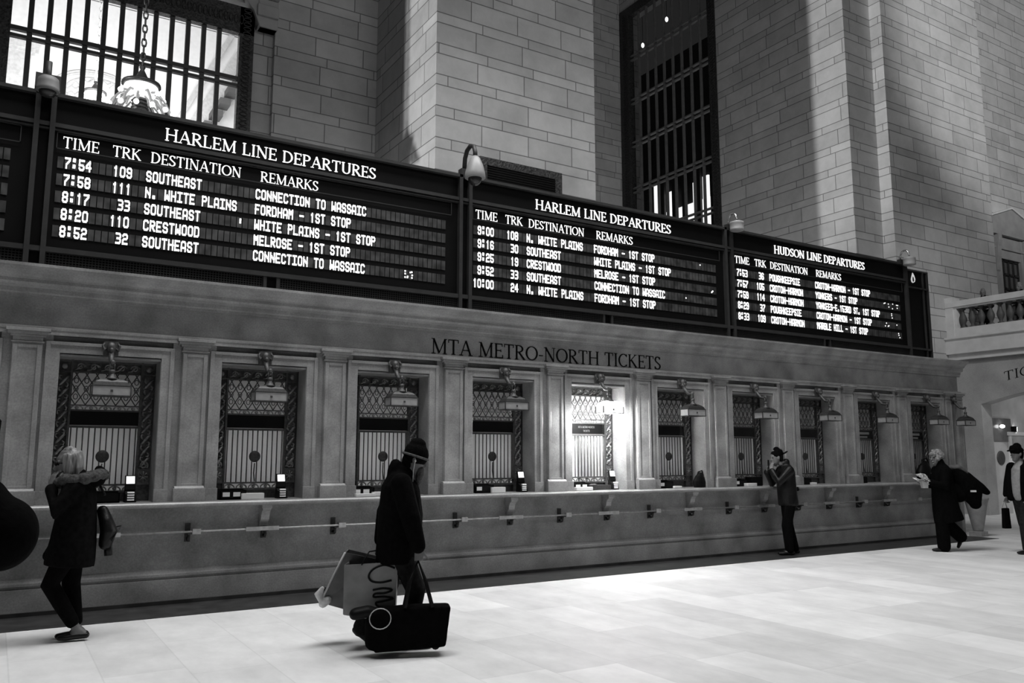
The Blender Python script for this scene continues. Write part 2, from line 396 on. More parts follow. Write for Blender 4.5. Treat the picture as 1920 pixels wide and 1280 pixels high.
for k in range(-3, 12):   # pilasters between the windows
    x = pk(k) if k < 11 else 17.36
    if k == 10: x = 16.98
    wd = .14 if k < 10 else .11
    b = MB()
    b.box(x-wd-.10, x+wd+.10, 10.07, 10.13, 1.1, 2.89)
    b.box(x-wd-.03, x+wd+.03, 9.985, 10.1, 1.1, 1.245)
    b.prism([(10.1,1.245),(9.99,1.245),(10.01,1.265),(10.02,1.27),(10.1,1.27)], x-wd-.02, x+wd+.02)
    b.box(x-wd, x+wd, 10.03, 10.1, 1.26, 2.79)
    for sx in (-1, 1): b.box(x+sx*(wd-.028)-.022, x+sx*(wd-.028)+.022, 10.018, 10.03, 1.262, 2.77)
    b.box(x-wd+.05, x+wd-.05, 10.0185, 10.03, 2.735, 2.77); b.box(x-wd+.05, x+wd-.05, 10.0185, 10.03, 1.262, 1.30)
    for z0, z1, e, y in ((2.79,2.805,.015,10.01),(2.805,2.85,.0,10.02),(2.85,2.875,.025,10.0),(2.875,2.905,.05,9.98),(2.905,2.94,.065,9.965)):
        b.box(x-wd-e, x+wd+e, y, 10.1, z0, z1)
    struct('trim_%d' % (k+7), b, MARB, bevel=.004)
# counter shelf with carved brackets
ct = thing('ticket_counter', 'long pale marble counter shelf running under all the ticket windows', 'counter', (6.4, 10, 1.05))
ct.location = (0,0,0)
b = MB(); b.prism([(10.46,1.045),(9.80,1.045),(9.775,1.055),(9.765,1.07),(9.765,1.085),(9.775,1.098),(10.46,1.10)], XL, 16.7); b.build('shelf', MARBL, ct)
for k in range(-2, 10):
    x = ck(k)+.02; b = MB()
    b.prism([(9.975,1.045),(9.81,1.045),(9.81,.99),(9.845,.97),(9.87,.93),(9.88,.88),(9.925,.84),(9.94,.80),(9.975,.79)], x-.05, x+.05)
    b.box(x-.06, x+.06, 9.80, 9.975, 1.005, 1.046)
    b.build('bracket', MARBL, ct, bevel=.006)
# handrail
hr = thing('handrail', 'slim metal handrail on scrolled brackets along the counter front', 'handrail', (0,0,0))
b = MB(); b.ring([(XL, 9.845, .775), (16.45, 9.845, .775)], .012, 10); b.build('rail', BRASS, hr)
b0 = MB(); b0.box(-.028, .028, 9.955, 9.98, .66, .86)
b0.ring([(0,9.96,.70),(0,9.925,.675),(0,9.885,.685),(0,9.875,.72),(0,9.90,.735),(0,9.915,.715)], .014, 8)
b0.ring([(0,9.96,.76),(0,9.92,.735),(0,9.87,.735),(0,9.845,.765)], .013, 8); b0.box(-.022, .022, 9.825, 9.975, .748, .762)
br = b0.build('rail_bracket', BRZD, hr); br.location = (.205-PIT, 0, 0)
sv0 = MB().box(-.19, .19, 9.822, 9.868, .755, .80).build('rail_sleeve', BRASS, hr); sv0.location = (ck(-1)-.02, 0, 0)
cl0 = MB().box(-.045, .045, 9.818, 9.872, .748, .806).build('rail_collar', BRASS, hr); cl0.location = (pk(-1)+.07, 0, 0)
for i in range(19):
    c = br.copy(); COL.objects.link(c); c.location = (.205-PIT+(i+1)*PIT/2, 0, 0)
    if i < 10:
        d = sv0.copy(); COL.objects.link(d); d.location = (ck(i)-.02, 0, 0)
        d = cl0.copy(); COL.objects.link(d); d.location = (pk(i)+.07, 0, 0)

# upper architecture
def boxst(name, x0, x1, y0, y1, z0, z1, m=ASH): return struct(name, MB().box(x0,x1,y0,y1,z0,z1), m)
TOPZ = 20
boxst('wall_left_pier', 6.88, 10.80, 14, 26, 0, TOPZ)
boxst('wall_far_left_pier', -6.1, -2.1, 14, 26, 0, TOPZ)
b = MB()   # left window wall with opening
WY = 17.12; WX0, WX1, WZ0, WZ1 = -.72, 4.07, 8.05, 11.10
b.box(-2.1, WX0, WY, 17.9, 0, TOPZ); b.box(WX1+.45, 6.88, WY, 17.9, 0, TOPZ); b.box(WX0, WX1+.45, WY+.16, 17.9, 0, WZ0); b.box(WX0, WX1+.45, WY+.02, 17.9, WZ1+.12, TOPZ)
b.box(WX1, WX1+.45, WY+.14, 17.9, WZ0, WZ1+.12)
struct('wall_left_window', b, ASH)
b = MB()   # carved stone console at the window corner
for z0, z1, y, e in ((11.6,11.75,16.78,.12),(11.36,11.6,16.86,.08),(11.2,11.36,16.98,.02),(10.95,11.2,16.93,.05),(10.72,10.95,17.02,0)):
    b.box(WX1+.06-e, WX1+.47, y, WY+.2, z0, z1)
b.prism([(WX1-.55,11.75),(WX1-.4,11.42),(WX1-.05,11.05),(WX1+.08,10.72),(WX1+.47,10.72),(WX1+.47,11.75)], 17.0, 17.3, axis=1)
struct('trim_30', b, mat('console_stone', .36, .7, .1, 3), bevel=.02)
# right window wall (faces along the hall)
RX = 19.81
b = MB(); RY0, RY1, RZ1, RZ0 = 18.92, 23.95, 18.98, 8.0
b.box(RX, RX+.9, 14.0, RY0, 0, TOPZ); b.box(RX+.02, RX+.9, RY1, 26, 0, TOPZ); b.box(RX+.02, RX+.9, RY0, RY1, 0, RZ0); b.box(RX+.02, RX+.9, RY0, RY1, RZ1, TOPZ)
struct('wall_right_window', b, ASH)
boxst('wall_back_strip', 10.8, RX, 24.0, 24.6, 0, TOPZ)
b = MB(); b.box(RX+.9, 21.04, 14, 16.5, 0, TOPZ); b.box(21.04, 26.2, 13.63, 15.4, 0, TOPZ)
struct('wall_right_pier', b, ASH)
b = MB(); b.box(26.2, 27.75, 14.6, 15.4, 0, TOPZ); b.box(27.75, 36, 14.6, 15.4, 8.9, TOPZ); b.box(30.0, 36, 14.6, 15.4, 0, 8.9); b.box(27.75, 30.0, 14.6, 15.4, 0, 5)
struct('wall_gallery', b, ASH)
# right (side) wall with arch, balcony above
SX = 23.35
SM = mat('side_wall_marble', .36, .5, .15, 2.0, spec=.35, detail=8, grain=.15)
yc, R_ = 9.6, 12.1; za = 3.05-math.sqrt(R_*R_-3.26**2)
def archz(y): return za+math.sqrt(R_*R_-(y-yc)**2)
b = MB(); ys = [yc+3.26-i*6.52/20 for i in range(21)]
b.box(SX, SX+.5, 12.86, 13.63, 0, 4.5); b.box(SX, SX+.5, -8, 6.34, 0, 4.5)
for i in range(20):
    a, c = ys[i], ys[i+1]
    b.hexa([(SX,c,archz(c)),(SX+.5,c,archz(c)),(SX+.5,a,archz(a)),(SX,a,archz(a)),(SX,c,4.5),(SX+.5,c,4.5),(SX+.5,a,4.5),(SX,a,4.5)])
struct('wall_right', b, SM)
b = MB(); b.box(SX+.5, 31, 12.95, 13.4, 0, 3.5); b.box(30.6, 31, 5, 13, 0, 3.5); b.box(SX+.5, 31, 5, 13.4, 3.5, 3.9); b.box(SX+.5, 31, 5.6, 6.2, 0, 3.5)
struct('wall_passage', b, mat('passage_plaster', .55, .6, .15, 2))
b = MB(); b.box(SX-.12, SX+.6, -8, 13.63, 4.33, 4.5); b.box(SX-.22, 36, -8, 13.63, 4.5, 4.98)
b.prism([(SX-.22,4.90),(SX-.28,4.93),(SX-.28,4.985),(SX-.1,4.985),(SX-.1,4.9)], -8, 13.63, axis=1)
b.box(SX+.5, 36, 13.63, 14.6, 4.5, 4.98)
struct('trim_31', b, mat('balcony_stone', .62, .55, .08, 4), 'pale stone balcony ledge above the arched passage')
bal = thing('balustrade', 'pale stone balcony balustrade with urn shaped balusters above the arch', 'balustrade', (0,0,0))
BS = MATS['balcony_stone']
b = MB(); b.box(SX-.14, SX+.28, -8, 13.78-.15, 5.86, 6.03); b.box(SX-.10, SX+.24, -8, 13.63, 5.82, 5.86); b.build('top_rail', BS, bal, bevel=.012)
b = MB(); b.box(SX-.10, SX+.24, -8, 13.63, 4.98, 5.24); b.build('base_rail', BS, bal)
b = MB(); b.box(SX-.12, SX+.26, 13.40, 13.63, 4.98, 6.16); b.box(SX-.08, SX+.22, 13.32, 13.42, 5.22, 5.84); b.build('end_pier', BS, bal)
bm0 = MB().lathe([(.085,0),(.085,.05),(.05,.06),(.045,.10),(.07,.16),(.095,.23),(.10,.29),(.08,.36),(.05,.43),(.04,.50),(.05,.53),(.08,.545),(.08,.59)], n=14)
bo = bm0.build('baluster', mat('baluster_stone', .07, .6, .1, 4), bal); bo.location = (SX+.07, 13.22, 5.235)
for i in range(1, 30):
    c = bo.copy(); COL.objects.link(c); c.location = (SX+.07, 13.22-.262*i, 5.235)
# pedimented doorway on the gallery wall
dw = thing('doorway_surround', 'pedimented stone doorway surround with gridded window on the gallery wall', 'doorway', (29.4, 14.6, 4.98)); dw.location = (0,0,0)
GS = mat('gallery_stone', .30, .6, .12, 3)
b = MB(); b.box(27.75, 28.25, 14.5, 14.7, 4.98, 8.95); b.build('jamb', GS, dw); MB().box(29.5, 30.0, 14.5, 14.7, 4.98, 8.95).build('jamb', GS, dw)
b = MB(); b.box(27.76, 29.99, 14.52, 14.7, 8.2, 8.95); b.box(27.74, 30.0, 14.46, 14.7, 8.5, 8.58); b.build('lintel', GS, dw)
b = MB(); b.prism([(27.24,8.96),(27.24,9.24),(27.5,9.24),(27.5,9.5),(28.86,9.94),(30.22,9.5),(30.22,9.24),(30.48,9.24),(30.48,8.96)], 14.38, 14.7, axis=1); b.build('pediment', GS, dw)
b = MB(); b.prism([(27.5,9.5),(28.86,9.94),(30.22,9.5),(30.22,9.56),(28.86,10.0),(27.5,9.56)], 14.33, 14.7, axis=1); b.build('raking_cornice', BS, dw)
for sx in (27.98, 29.75):
    b = MB()
    b.prism([(14.5,8.95),(14.34,8.95),(14.33,8.75),(14.38,8.55),(14.39,8.2),(14.45,8.0),(14.46,7.75),(14.5,7.7)], sx-.1, sx+.1); b.build('console', GS, dw, bevel=.01)
gl_dark = mat('dark_window_glass', .10, .15, .1, 2)
b = MB(); b.box(28.25, 29.5, 14.66, 14.68, 4.98, 8.2); b.build('pane', gl_dark, dw)
b = MB()
for i in range(5): b.box(28.25+i*.3125-.025, 28.25+i*.3125+.025, 14.6, 14.66, 4.98, 8.2)
for z in (8.18, 7.7, 7.2, 6.95, 6.4, 5.8): b.box(28.25, 29.5, 14.6, 14.66, z-.035, z+.035)
b.build('grid_frame', BRZD, dw)
# room behind the left window
b = MB(); b.box(-6, 9, 23.0, 23.2, 5, 13.4); b.box(-6.2, -6, 17.9, 23, 5, 16); b.box(9, 9.2, 17.9, 23, 5, 16); b.box(-6, 9, 17.9, 23.2, 4.9, 5)
b.hexa([(-6,23.2,13.4),(9,23.2,13.4),(9,23.2,13.6),(-6,23.2,13.6),(-6,17.9,15.6),(9,17.9,15.6),(9,17.9,15.8),(-6,17.9,15.8)])
struct('wall_waiting_room', b, PLA)
OR = mat('plaster_relief', .58, .7, .12, 14, bump=.4)
b = MB()
for rr in (1.0, .92): b.ring([(1.62+1.06*rr*math.cos(q*PI/24), 22.97, 10.85+.62*rr*math.sin(q*PI/24)) for q in range(48)], .035, 6, closed=True)
b.ring([(1.62+.78*math.cos(q*PI/24), 22.97, 10.85+.44*math.sin(q*PI/24)) for q in range(48)], .02, 6, closed=True)
random.seed(4)
for i in range(16):
    a = i*PI/8+.2; x, z = 1.62+.62*math.cos(a), 10.85+.36*math.sin(a)
    b.ring([(x-.12, 22.97, z-.05), (x-.03, 22.96, z+.05), (x+.06, 22.96, z-.03), (x+.13, 22.97, z+.06)], .018, 5)
struct('trim_32', b, OR, 'oval plaster medallion on the white wall behind the window')
b = MB(); b.box(-.62, .05, 22.82, 23.0, 5, 11.55); b.box(-.7, .13, 22.76, 23, 11.55, 11.62); b.box(-.78, .2, 22.7, 23, 11.62, 11.8)
for z in (9.7, 10.4): b.box(-.45, -.1, 22.79, 22.83, z-1, z+.1)
struct('trim_33', b, OR)
b = MB(); b.prism([(3.62,10.2),(4.3,10.2),(5.9,13.35),(5.2,13.35)], 22.8, 23.0, axis=1); b.prism([(3.2,10.0),(3.35,10.0),(4.9,13.35),(4.75,13.35)], 22.85, 23.0, axis=1)
struct('trim_34', b, OR)
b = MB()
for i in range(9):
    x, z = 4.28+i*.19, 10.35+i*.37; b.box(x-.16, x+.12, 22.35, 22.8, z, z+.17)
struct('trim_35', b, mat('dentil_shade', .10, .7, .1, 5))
area('waiting_room_light', (1.5, 19.2, 9.0), (1.5, 23, 11.2), 6, 1.2, 330)
# window 1 (left): ornate border, mullions, transoms
ORN = mat('ornate_cast_iron', .035, .45, .9, 26, metal=.2, bump=.9)
w1 = thing('window_1', 'large barred window with ornate dark border above the departure boards', 'window', (0,0,0)); w1['kind'] = 'structure'
b = MB(); b.box(3.77, WX1, WY-.02, WY+.14, WZ0, WZ1); b.box(WX0, WX1, WY-.02, WY+.14, 10.50, WZ1); b.box(WX0, -.33, WY-.02, WY+.14, WZ0, WZ1); b.box(WX0, WX1, WY-.02, WY+.14, WZ0, 8.20)
for i in range(28):
    z = 8.2+i*.105; b.ring([(3.92+.08*math.cos(q*PI/4), WY-.03, z+.04*math.sin(q*PI/4)) for q in range(8)], .012, 5, closed=True)
for i in range(40):
    x = -.3+i*.105; b.ring([(x+.04*math.cos(q*PI/4), WY-.03, 10.8+.1*math.sin(q*PI/4)) for q in range(8)], .012, 5, closed=True)
b.build('ornate_border', ORN, w1)
b = MB()
for i in range(1, 13): x = -.33+i*4.1/13.3; b.box(x-.045, x+.045, WY+.02, WY+.10, 8.2, 10.52)
b.build('mullions', IRON, w1)
b = MB(); b.box(-.33, 3.77, WY, WY+.10, 9.45, 9.53); b.box(-.33, 3.77, WY, WY+.10, 9.31, 9.37); b.build('transoms', IRON, w1)
# window 2 (right, tall)
w2 = thing('window_2', 'tall dark gridded window facing along the hall above the boards', 'window', (0,0,0)); w2['kind'] = 'structure'
b = MB(); X0, X1 = RX-.03, RX+.2
b.box(X0, X1, RY0, 19.27, RZ0, RZ1); b.box(X0, X1, 23.4, RY1, RZ0, RZ1); b.box(X0, X1, 19.27, 23.4, 18.6, RZ1)
for i in range(96):
    z = 8.2+i*.11
    for y in (19.09, 23.66): b.ring([(X0-.01, y+.11*math.cos(q*PI/4), z+.045*math.sin(q*PI/4)) for q in range(8)], .014, 5, closed=True)
b.build('ornate_border', ORN, w2)
MUL = mat('window_steel', .13, .45, .15)
b = MB()
for i in range(1, 9): y = 19.27+i*4.13/9; b.box(RX+.03, RX+.12, y-.032, y+.032, RZ0, 18.6)
b.build('mullions', MUL, w2)
b = MB()
for z in (16.85, 15.08, 13.36, 11.55, 9.77): b.box(RX+.01, RX+.12, 19.27, 23.4, z+.06, z+.11); b.box(RX+.01, RX+.12, 19.27, 23.4, z-.11, z-.06)
b.build('transoms', MUL, w2)
# dim rooms behind window 2
b = MB(); b.box(25.5, 25.7, 15, 33, 5, 20); b.box(RX+.9, 25.7, 32.8, 33, 5, 20); b.box(RX+.9, 25.6, 15, 33, 4.8, 5); b.box(RX+.9, 25.6, 16.5, 16.7, 5, 20)
struct('wall_upper_office', b, mat('office_dark', .035, .7, .2, 1.5))
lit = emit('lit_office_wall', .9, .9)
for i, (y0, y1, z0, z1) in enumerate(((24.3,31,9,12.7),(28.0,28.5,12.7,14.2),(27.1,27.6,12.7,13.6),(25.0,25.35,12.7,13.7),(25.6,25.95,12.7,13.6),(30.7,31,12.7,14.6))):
    o = MB().box(25.42, 25.5, y0, y1, z0, z1).build('window_%d' % (3+i), lit); tag(o, kind='structure')  # glowing panels stand in for lit patches of the office wall
for i, y in enumerate((24.62, 25.45, 26.35, 27.0, 27.75, 28.7, 29.6, 30.35)):
    b = MB(); b.prism([(25.25,y-.12),(25.30,y-.06),(25.25,y),(25.31,y+.06),(25.25,y+.12),(25.36,y+.12),(25.36,y-.12)], 8.8, 14.8, axis=2)
    tag(b.build('curtain', mat('dark_curtain', .05, .9, .2, 5)), 'dark gathered curtain in the lit room behind the tall window', 'curtain', 'curtains behind the tall window')
for i, (y, z, lb) in enumerate(((24.45, 18.3, 'small bright lamp behind the tall window, lower of two'), (23.0, 18.75, 'small bright lamp behind the tall window, upper of two'))):
    t = thing('globe_lamp', lb, 'lamp', (21.4, y, z)); MB().ball((0,0,0), (.06,.06,.10), 10, 8).build('bulb', emit('small_globe', 1, 3), t); MB().ring([(0,0,.1),(0,0,1.5)], .01, 6).build('cord', IRON, t)
# vent panel on the left pier
vt = thing('vent_grille', 'dark recessed vent grille with ornate frame low on the stone pier', 'vent', (0,0,0))
b = MB(); b.box(7.86, 9.86, 13.94, 14.0, 7.42, 7.58); b.box(7.86, 8.02, 13.94, 14.0, 6.4, 7.42); b.box(9.70, 9.86, 13.94, 14.0, 6.4, 7.42); b.build('frame', ORN, vt)
b = MB(); b.box(8.02, 9.70, 13.97, 14.0, 6.4, 7.42)
for i in range(20): b.box(8.02, 9.70, 13.955, 13.97, 6.42+i*.05, 6.445+i*.05)
b.build('slats', BLK, vt)
# carved inscriptions
INK = mat('black_inscription', .003, .7, .05, spec=.1)
b = MB(); H_ = .205
t = thing('inscription', 'black serif lettering MTA METRO-NORTH TICKETS on the marble frieze', 'lettering', (0,0,0)); TT = 'MTA METRO-NORTH TICKETS'
sc = (9.06-4.93)/text_w(TT); xs_ = 4.93
for wd_ in TT.split(' '):
    b = MB(); xe = xs_+text_w(wd_)*sc; serif_text(b, wd_, 0, (xe-xs_)/H_, lambda x, y, d: (xs_+x*H_, 10.088-.006*d, 2.99+y*H_)); b.build('word', INK, t); xs_ = xe+SER[' '][0]*sc
b = MB(); H2 = .25
def arcf(x, y, d):
    yy = 12.19-x*H2; z = archz(yy)+.42+y*H2; return (SX-.006*d, yy, z)
serif_text(b, 'TICKETS', 0, 1.78/H2, arcf)
o = b.build('inscription', INK); tag(o, 'black serif lettering curving above the arched passage', 'lettering')
# passage details behind the arch
PY = 12.95
o = MB().box(23.9, 24.95, PY-.02, PY-.001, 2.02, 2.68).build('notice_panel', mat('dark_glass_panel', .18, .2, .1)); tag(o, 'dark glass panel on the passage wall behind the arch', 'panel')
o = MB().lathe([(.17,0),(.2,.01),(.2,.03),(.15,.035)], (24.3, PY-.035, 1.56), n=20, axis='y').build('wall_plaque', mat('plaque_dark', .07, .5, .1))
o.scale = (1,1,1); tag(o, 'dark oval plaque on the passage wall below the glass panel', 'plaque')
t = thing('wall_sconce', 'small black wall lamp with a lit side beside the passage door', 'lamp', (25.0, PY, 2.38))
MB().box(-.06, .06, -.12, 0, -.08, .08).build('housing', BLK, t); MB().box(.06, .10, -.11, -.01, -.06, .06).build('bulb', emit('sconce_glow', 1, 6), t)
t = thing('panel_reflection', 'small round glow standing in for a reflection on the dark passage panel', 'lamp', (24.35, PY, 2.45))
MB().box(-.04, .04, -.05, 0, -.05, .05).build('base', BRZD, t); MB().ball((0,-.09,0), (.10,.06,.05)).build('bulb', emit('reflection_glow', 1, 5), t)  # reflection in the glass panel, shaped as a glowing bulb on a base
d1 = thing('door_1', 'pale panelled door frame in the passage behind the arch', 'door', (0,0,0)); d1['kind'] = 'structure'
b = MB(); b.box(24.75, 24.86, PY-.06, PY, 0, 2.2); b.box(25.9, 26.0, PY-.06, PY, 0, 2.2); b.box(24.7, 26.05, PY-.08, PY, 2.2, 2.3); b.build('frame', PLA, d1)
b = MB(); b.box(24.86, 25.9, PY-.03, PY, 0, 2.2); b.box(24.95, 25.3, PY-.04, PY, 1.1, 2.1); b.box(25.45, 25.8, PY-.04, PY, 1.1, 2.1); b.build('leaf', MATS['passage_plaster'], d1)
bulb('passage_light', (25.6, 11.2, 2.9), 16, .2)

# ------------------------------------------------------------------ ticket windows
BLIND = translucent('frosted_blind', .62, .55)
GY = 10.40
PANE = glass('window_pane', .04, .97, .035)
SCR = mat('scroll_bronze', .30, .32, .5, 40, metal=.6, spec=.6)
def spiral(cx, cz, r0, turns, a0, sgn=1, n=18):
    return [(cx+sgn*r0*(1-.8*i/n)*math.cos(a0+turns*2*PI*i/n), GY-.015, cz+r0*(1-.8*i/n)*math.sin(a0+turns*2*PI*i/n)) for i in range(n+1)]
def make_window():
    t = thing('ticket_window', '', 'ticket window', (0,0,0))
    b = MB()   # stone surround
    for x0, x1 in ((-.625,-.51), (.51,.625)): b.box(x0, x1, 10.05, 10.14, 1.1, 2.80)
    b.box(-.51, .51, 10.05, 10.14, 2.70, 2.80)
    for x0, x1 in ((-.645,-.60), (.60,.645)): b.box(x0, x1, 10.035, 10.10, 1.1, 2.82)
    b.box(-.60, .60, 10.035, 10.10, 2.785, 2.82)
    for x0, x1 in ((-.527,-.505), (.505,.527)): b.box(x0, x1, 10.065, 10.44, 1.1, 2.68)
    b.box(-.505, .505, 10.065, 10.44, 2.668, 2.69)
    for x0, x1 in ((-.65,-.50), (.50,.65)): b.box(x0, x1, 10.03, 10.13, 1.1, 1.24)
    b.build('stone_surround', MARB, t, bevel=.003)
    b = MB()   # bronze frame
    for x in (-.51, -.36, .36, .51): b.box(x-.011, x+.011, GY-.035, GY+.02, 1.10, 2.67)
    for z in (2.535, 2.655): b.box(-.51, .51, GY-.03, GY+.02, z-.009, z+.009)
    b.box(-.36, .36, GY-.035, GY+.02, 2.10, 2.118); b.box(-.36, .36, GY-.035, GY+.02, 1.915, 1.94); b.box(-.36, .36, GY-.03, GY+.02, 2.16, 2.172)
    b.box(-.36, .36, GY-.035, GY+.02, 1.275, 1.295); b.box(-.36, .36, GY-.035, GY+.02, 1.20, 1.222)
    b.build('bronze_frame', BRZ, t)
    b = MB()   # backing of the ornate columns and head band
    for x0, x1 in ((-.51,-.36), (.36,.51)): b.box(x0, x1, GY+.005, GY+.03, 1.10, 2.66)
    b.box(-.36, .36, GY+.005, GY+.03, 2.53, 2.66); b.box(-.36, .36, GY+.005, GY+.03, 1.10, 1.22)
    for x0, x1 in ((-.50,-.37), (.37,.50)): b.box(x0, x1, GY-.02, GY+.01, 1.28, 1.46)
    b.build('back_plate', mat('tarnished_plate', .10, .5, .4, 30, metal=.3), t)
    b = MB()
    for sx in (-.435, .435):
        for i in range(8):
            z = 1.53+i*.128
            b.ring([(sx-.052, GY-.004, z-.055), (sx-.03, GY-.022, z-.035), (sx+.008, GY-.026, z+.012), (sx+.036, GY-.022, z+.045), (sx+.054, GY-.006, z+.058)], [(.006,.008),(.017,.014),(.020,.016),(.017,.014),(.006,.008)], 6, side=(0,1,0))
            b.ring([(sx-.02, GY-.006, z+.01), (sx-.045, GY-.016, z+.035), (sx-.04, GY-.016, z+.062), (sx-.015, GY-.014, z+.058)], [.010,.013,.010,.007], 5, side=(0,1,0))
            b.ring([(sx+.02, GY-.006, z-.012), (sx+.045, GY-.016, z-.035), (sx+.04, GY-.016, z-.06), (sx+.015, GY-.014, z-.055)], [.010,.013,.010,.007], 5, side=(0,1,0))
        b.ring(spiral(sx, 1.50, .045, 1.4, 0, 1), .012, 5, side=(0,1,0))
        b.ball((sx, GY-.01, 2.595), (.035,.015,.035), 8, 6)
        for q in range(8): b.ring([(sx, GY-.02, 1.37), (sx+.05*math.cos(q*PI/4), GY-.022, 1.37+.06*math.sin(q*PI/4))], .006, 4, side=(0,1,0))
    b.build('scroll_column', SCR, t)
    b = MB()
    for i in range(5):
        x = -.28+i*.14; b.ring(spiral(x, 2.592, .042, 1.2, 0, 1 if i < 2.5 else -1), .0075, 5, side=(0,1,0))
        b.ring([(x-.07, GY-.012, 2.555), (x-.03, GY-.018, 2.565), (x+.02, GY-.018, 2.625), (x+.06, GY-.012, 2.60)], .008, 5, side=(0,1,0))
    b.build('scroll_band', SCR, t)
    b = MB()
    def diag(x0, z0, x1, z1): b.ring([(x0, GY-.004, z0), (x1, GY-.004, z1)], .0065, 5, side=(0,1,0))
    zb, zt = 2.172, 2.528; h = zt-zb
    n = 7; dx = .72/n
    for i in range(-4, n+4):
        for s in (1, -1):
            x0 = -.36+(i+.5)*dx; x1 = x0+s*h*.62; z0, z1 = zb, zt
            xa, za_, xb, zb_ = x0, z0, x1, z1
            def cl(xc, xo, zo, xp, zp): tt = (xc-xo)/(xp-xo); return xc, zo+(zp-zo)*tt
            if max(xa, xb) < -.36 or min(xa, xb) > .36: continue
            if xa < -.36: xa, za_ = cl(-.36, x0, z0, x1, z1)
            if xa > .36: xa, za_ = cl(.36, x0, z0, x1, z1)
            if xb < -.36: xb, zb_ = cl(-.36, x0, z0, x1, z1)
            if xb > .36: xb, zb_ = cl(.36, x0, z0, x1, z1)
            diag(xa, za_, xb, zb_)
    for i in range(n): 
        for z in (2.26, 2.35, 2.44): b.ring([(-.36+(i+.5)*dx+.022*math.cos(q*PI/4), GY-.006, z+.03*math.sin(q*PI/4)) for q in range(8)], .005, 4, closed=True)
    b.build('lattice', BRZ, t)
    for nm, zc, up_ in (('wave_trim', 2.122, 1), ('wave_trim', 1.225, 1)):
        b = MB()
        for i in range(5):
            x = -.288+i*.144
            b.ring([(x+.06*math.cos(PI*q/8), GY-.018, zc+.042*math.sin(PI*q/8)) for q in range(9)], .009, 5, side=(0,1,0)); b.ball((x, GY-.012, zc+.016), (.022,.012,.02), 8, 6)
        b.build(nm, SCR, t)
    b = MB()
    for i in range(12): x = -.33+i*.06; b.ring([(x, GY-.006, 1.29), (x, GY-.006, 1.92)], .0075, 6)
    b.build('bar_grille', BRZ, t)
    b = MB(); b.lathe([(.02,0),(.066,.004),(.07,.012),(.066,.02),(.03,.022)], (.0, GY-.03, 1.60), n=18, axis='y'); b.build('talk_through_disc', BRZD, t)
    b = MB(); b.ring([(0,GY-.03,1.52),(-.01,GY-.04,1.40),(0,GY-.05,1.30)], .008, 6); b.build('disc_stem', BRZD, t)
    MB().box(-.36, .36, GY-.02, GY+.005, 1.945, 2.10).build('sign_panel', BLK, t)
    MB().box(-.36, .36, GY+.06, GY+.064, 1.22, 2.535).build('blind', BLIND, t)
    MB().box(-.498, .498, GY-.055, GY-.050, 1.30, 2.66).build('glass_pane', PANE, t)
    return t
WLAB = ['ticket window behind the woman in the fur-collared parka, under the first dark lamp',
 'ticket window with pale backlit bars, between the parka woman and the man in the beanie',
 'ticket window directly behind the man in the knit beanie',
 'ticket window immediately before the brightly lit one, beside the man in the beanie',
 'brightly lit ticket window under the one glowing lamp',
 'ticket window just past the brightly lit one, with a black bag in its corner',
 'ticket window in front of the man in the leather jacket and cap',
 'ticket window just past the man in the leather jacket, blank black sign',
 'ticket window with two pale strips on its sign, second from the far end',
 'last ticket window, beside the woman with papers, pale strips on its sign',
 'ticket window with dark lamp, before the one behind the parka woman']
proto = make_window()
STRIP = mat('sign_strip', .5, .5, .2, 40)
LIT5 = ck(4)
tw = []
for k in list(range(10))+[-1]:
    t = proto if k == 0 else copy_tree(proto)
    t.location = (ck(k), 0, 0); t['label'] = WLAB[k]; t['group'] = 'ticket windows along the marble counter'; tw.append(t)
for k, t in zip(list(range(10))+[-1], tw):
    if k == 4:
        for ch in list(t.children):
            if ch.name.startswith(('blind', 'talk', 'disc')): bpy.data.objects.remove(ch)
        b = MB()
        for s, zz, hh in (('MTA METRO-NORTH', 2.035, .032), ('TICKETS', 1.975, .032)):
            ww = text_w(s)*hh*.95; serif_text(b, s, -ww/2/hh, ww/2/hh, lambda x, y, d, zz=zz, hh=hh: (x*hh, GY-.02-.002*d, zz+y*hh))
        b.build('sign_lettering', mat('dim_sign_letters', .16, .5, .1), t)
    if k in (8, 9):
        b = MB(); b.box(-.22, .24, GY-.024, GY-.02, 2.03, 2.075); b.box(-.18, .18, GY-.024, GY-.02, 1.965, 1.995); b.build('sign_strip', STRIP, t)
for k in range(-1, 10):
    if k == 4: bulb('booth_light', (ck(k)-.15, 10.72, 2.2), 90, .1)
    else: bulb('booth_light', (ck(k)-.05+.1*(k % 2), 10.98, 1.62), (15, 21, 22, 19, 0, 12, 6, 5, 4.5, 1.8, 5)[k], .15)
# things seen through the lit window
o = MB().box(LIT5-.5, LIT5+.26, 11.0, 11.03, .0, 1.86).build('partition_board', WHT); tag(o, 'white partition board inside the brightly lit ticket booth', 'partition')
t = thing('monitor', 'dark monitor seen from behind inside the lit ticket booth', 'monitor', (LIT5-.22, 10.66, 1.2))
MB().box(-.13, .10, -.02, .02, .12, .36).build('screen', BLK, t, .004); MB().box(-.03, .03, -.03, .03, 0, .14).build('stand', BLK, t)
struct('trim_36', MB().box(XL, XE-.2, 10.50, 10.95, 1.12, 1.19), BRZD, 'clerk desk inside the booths')

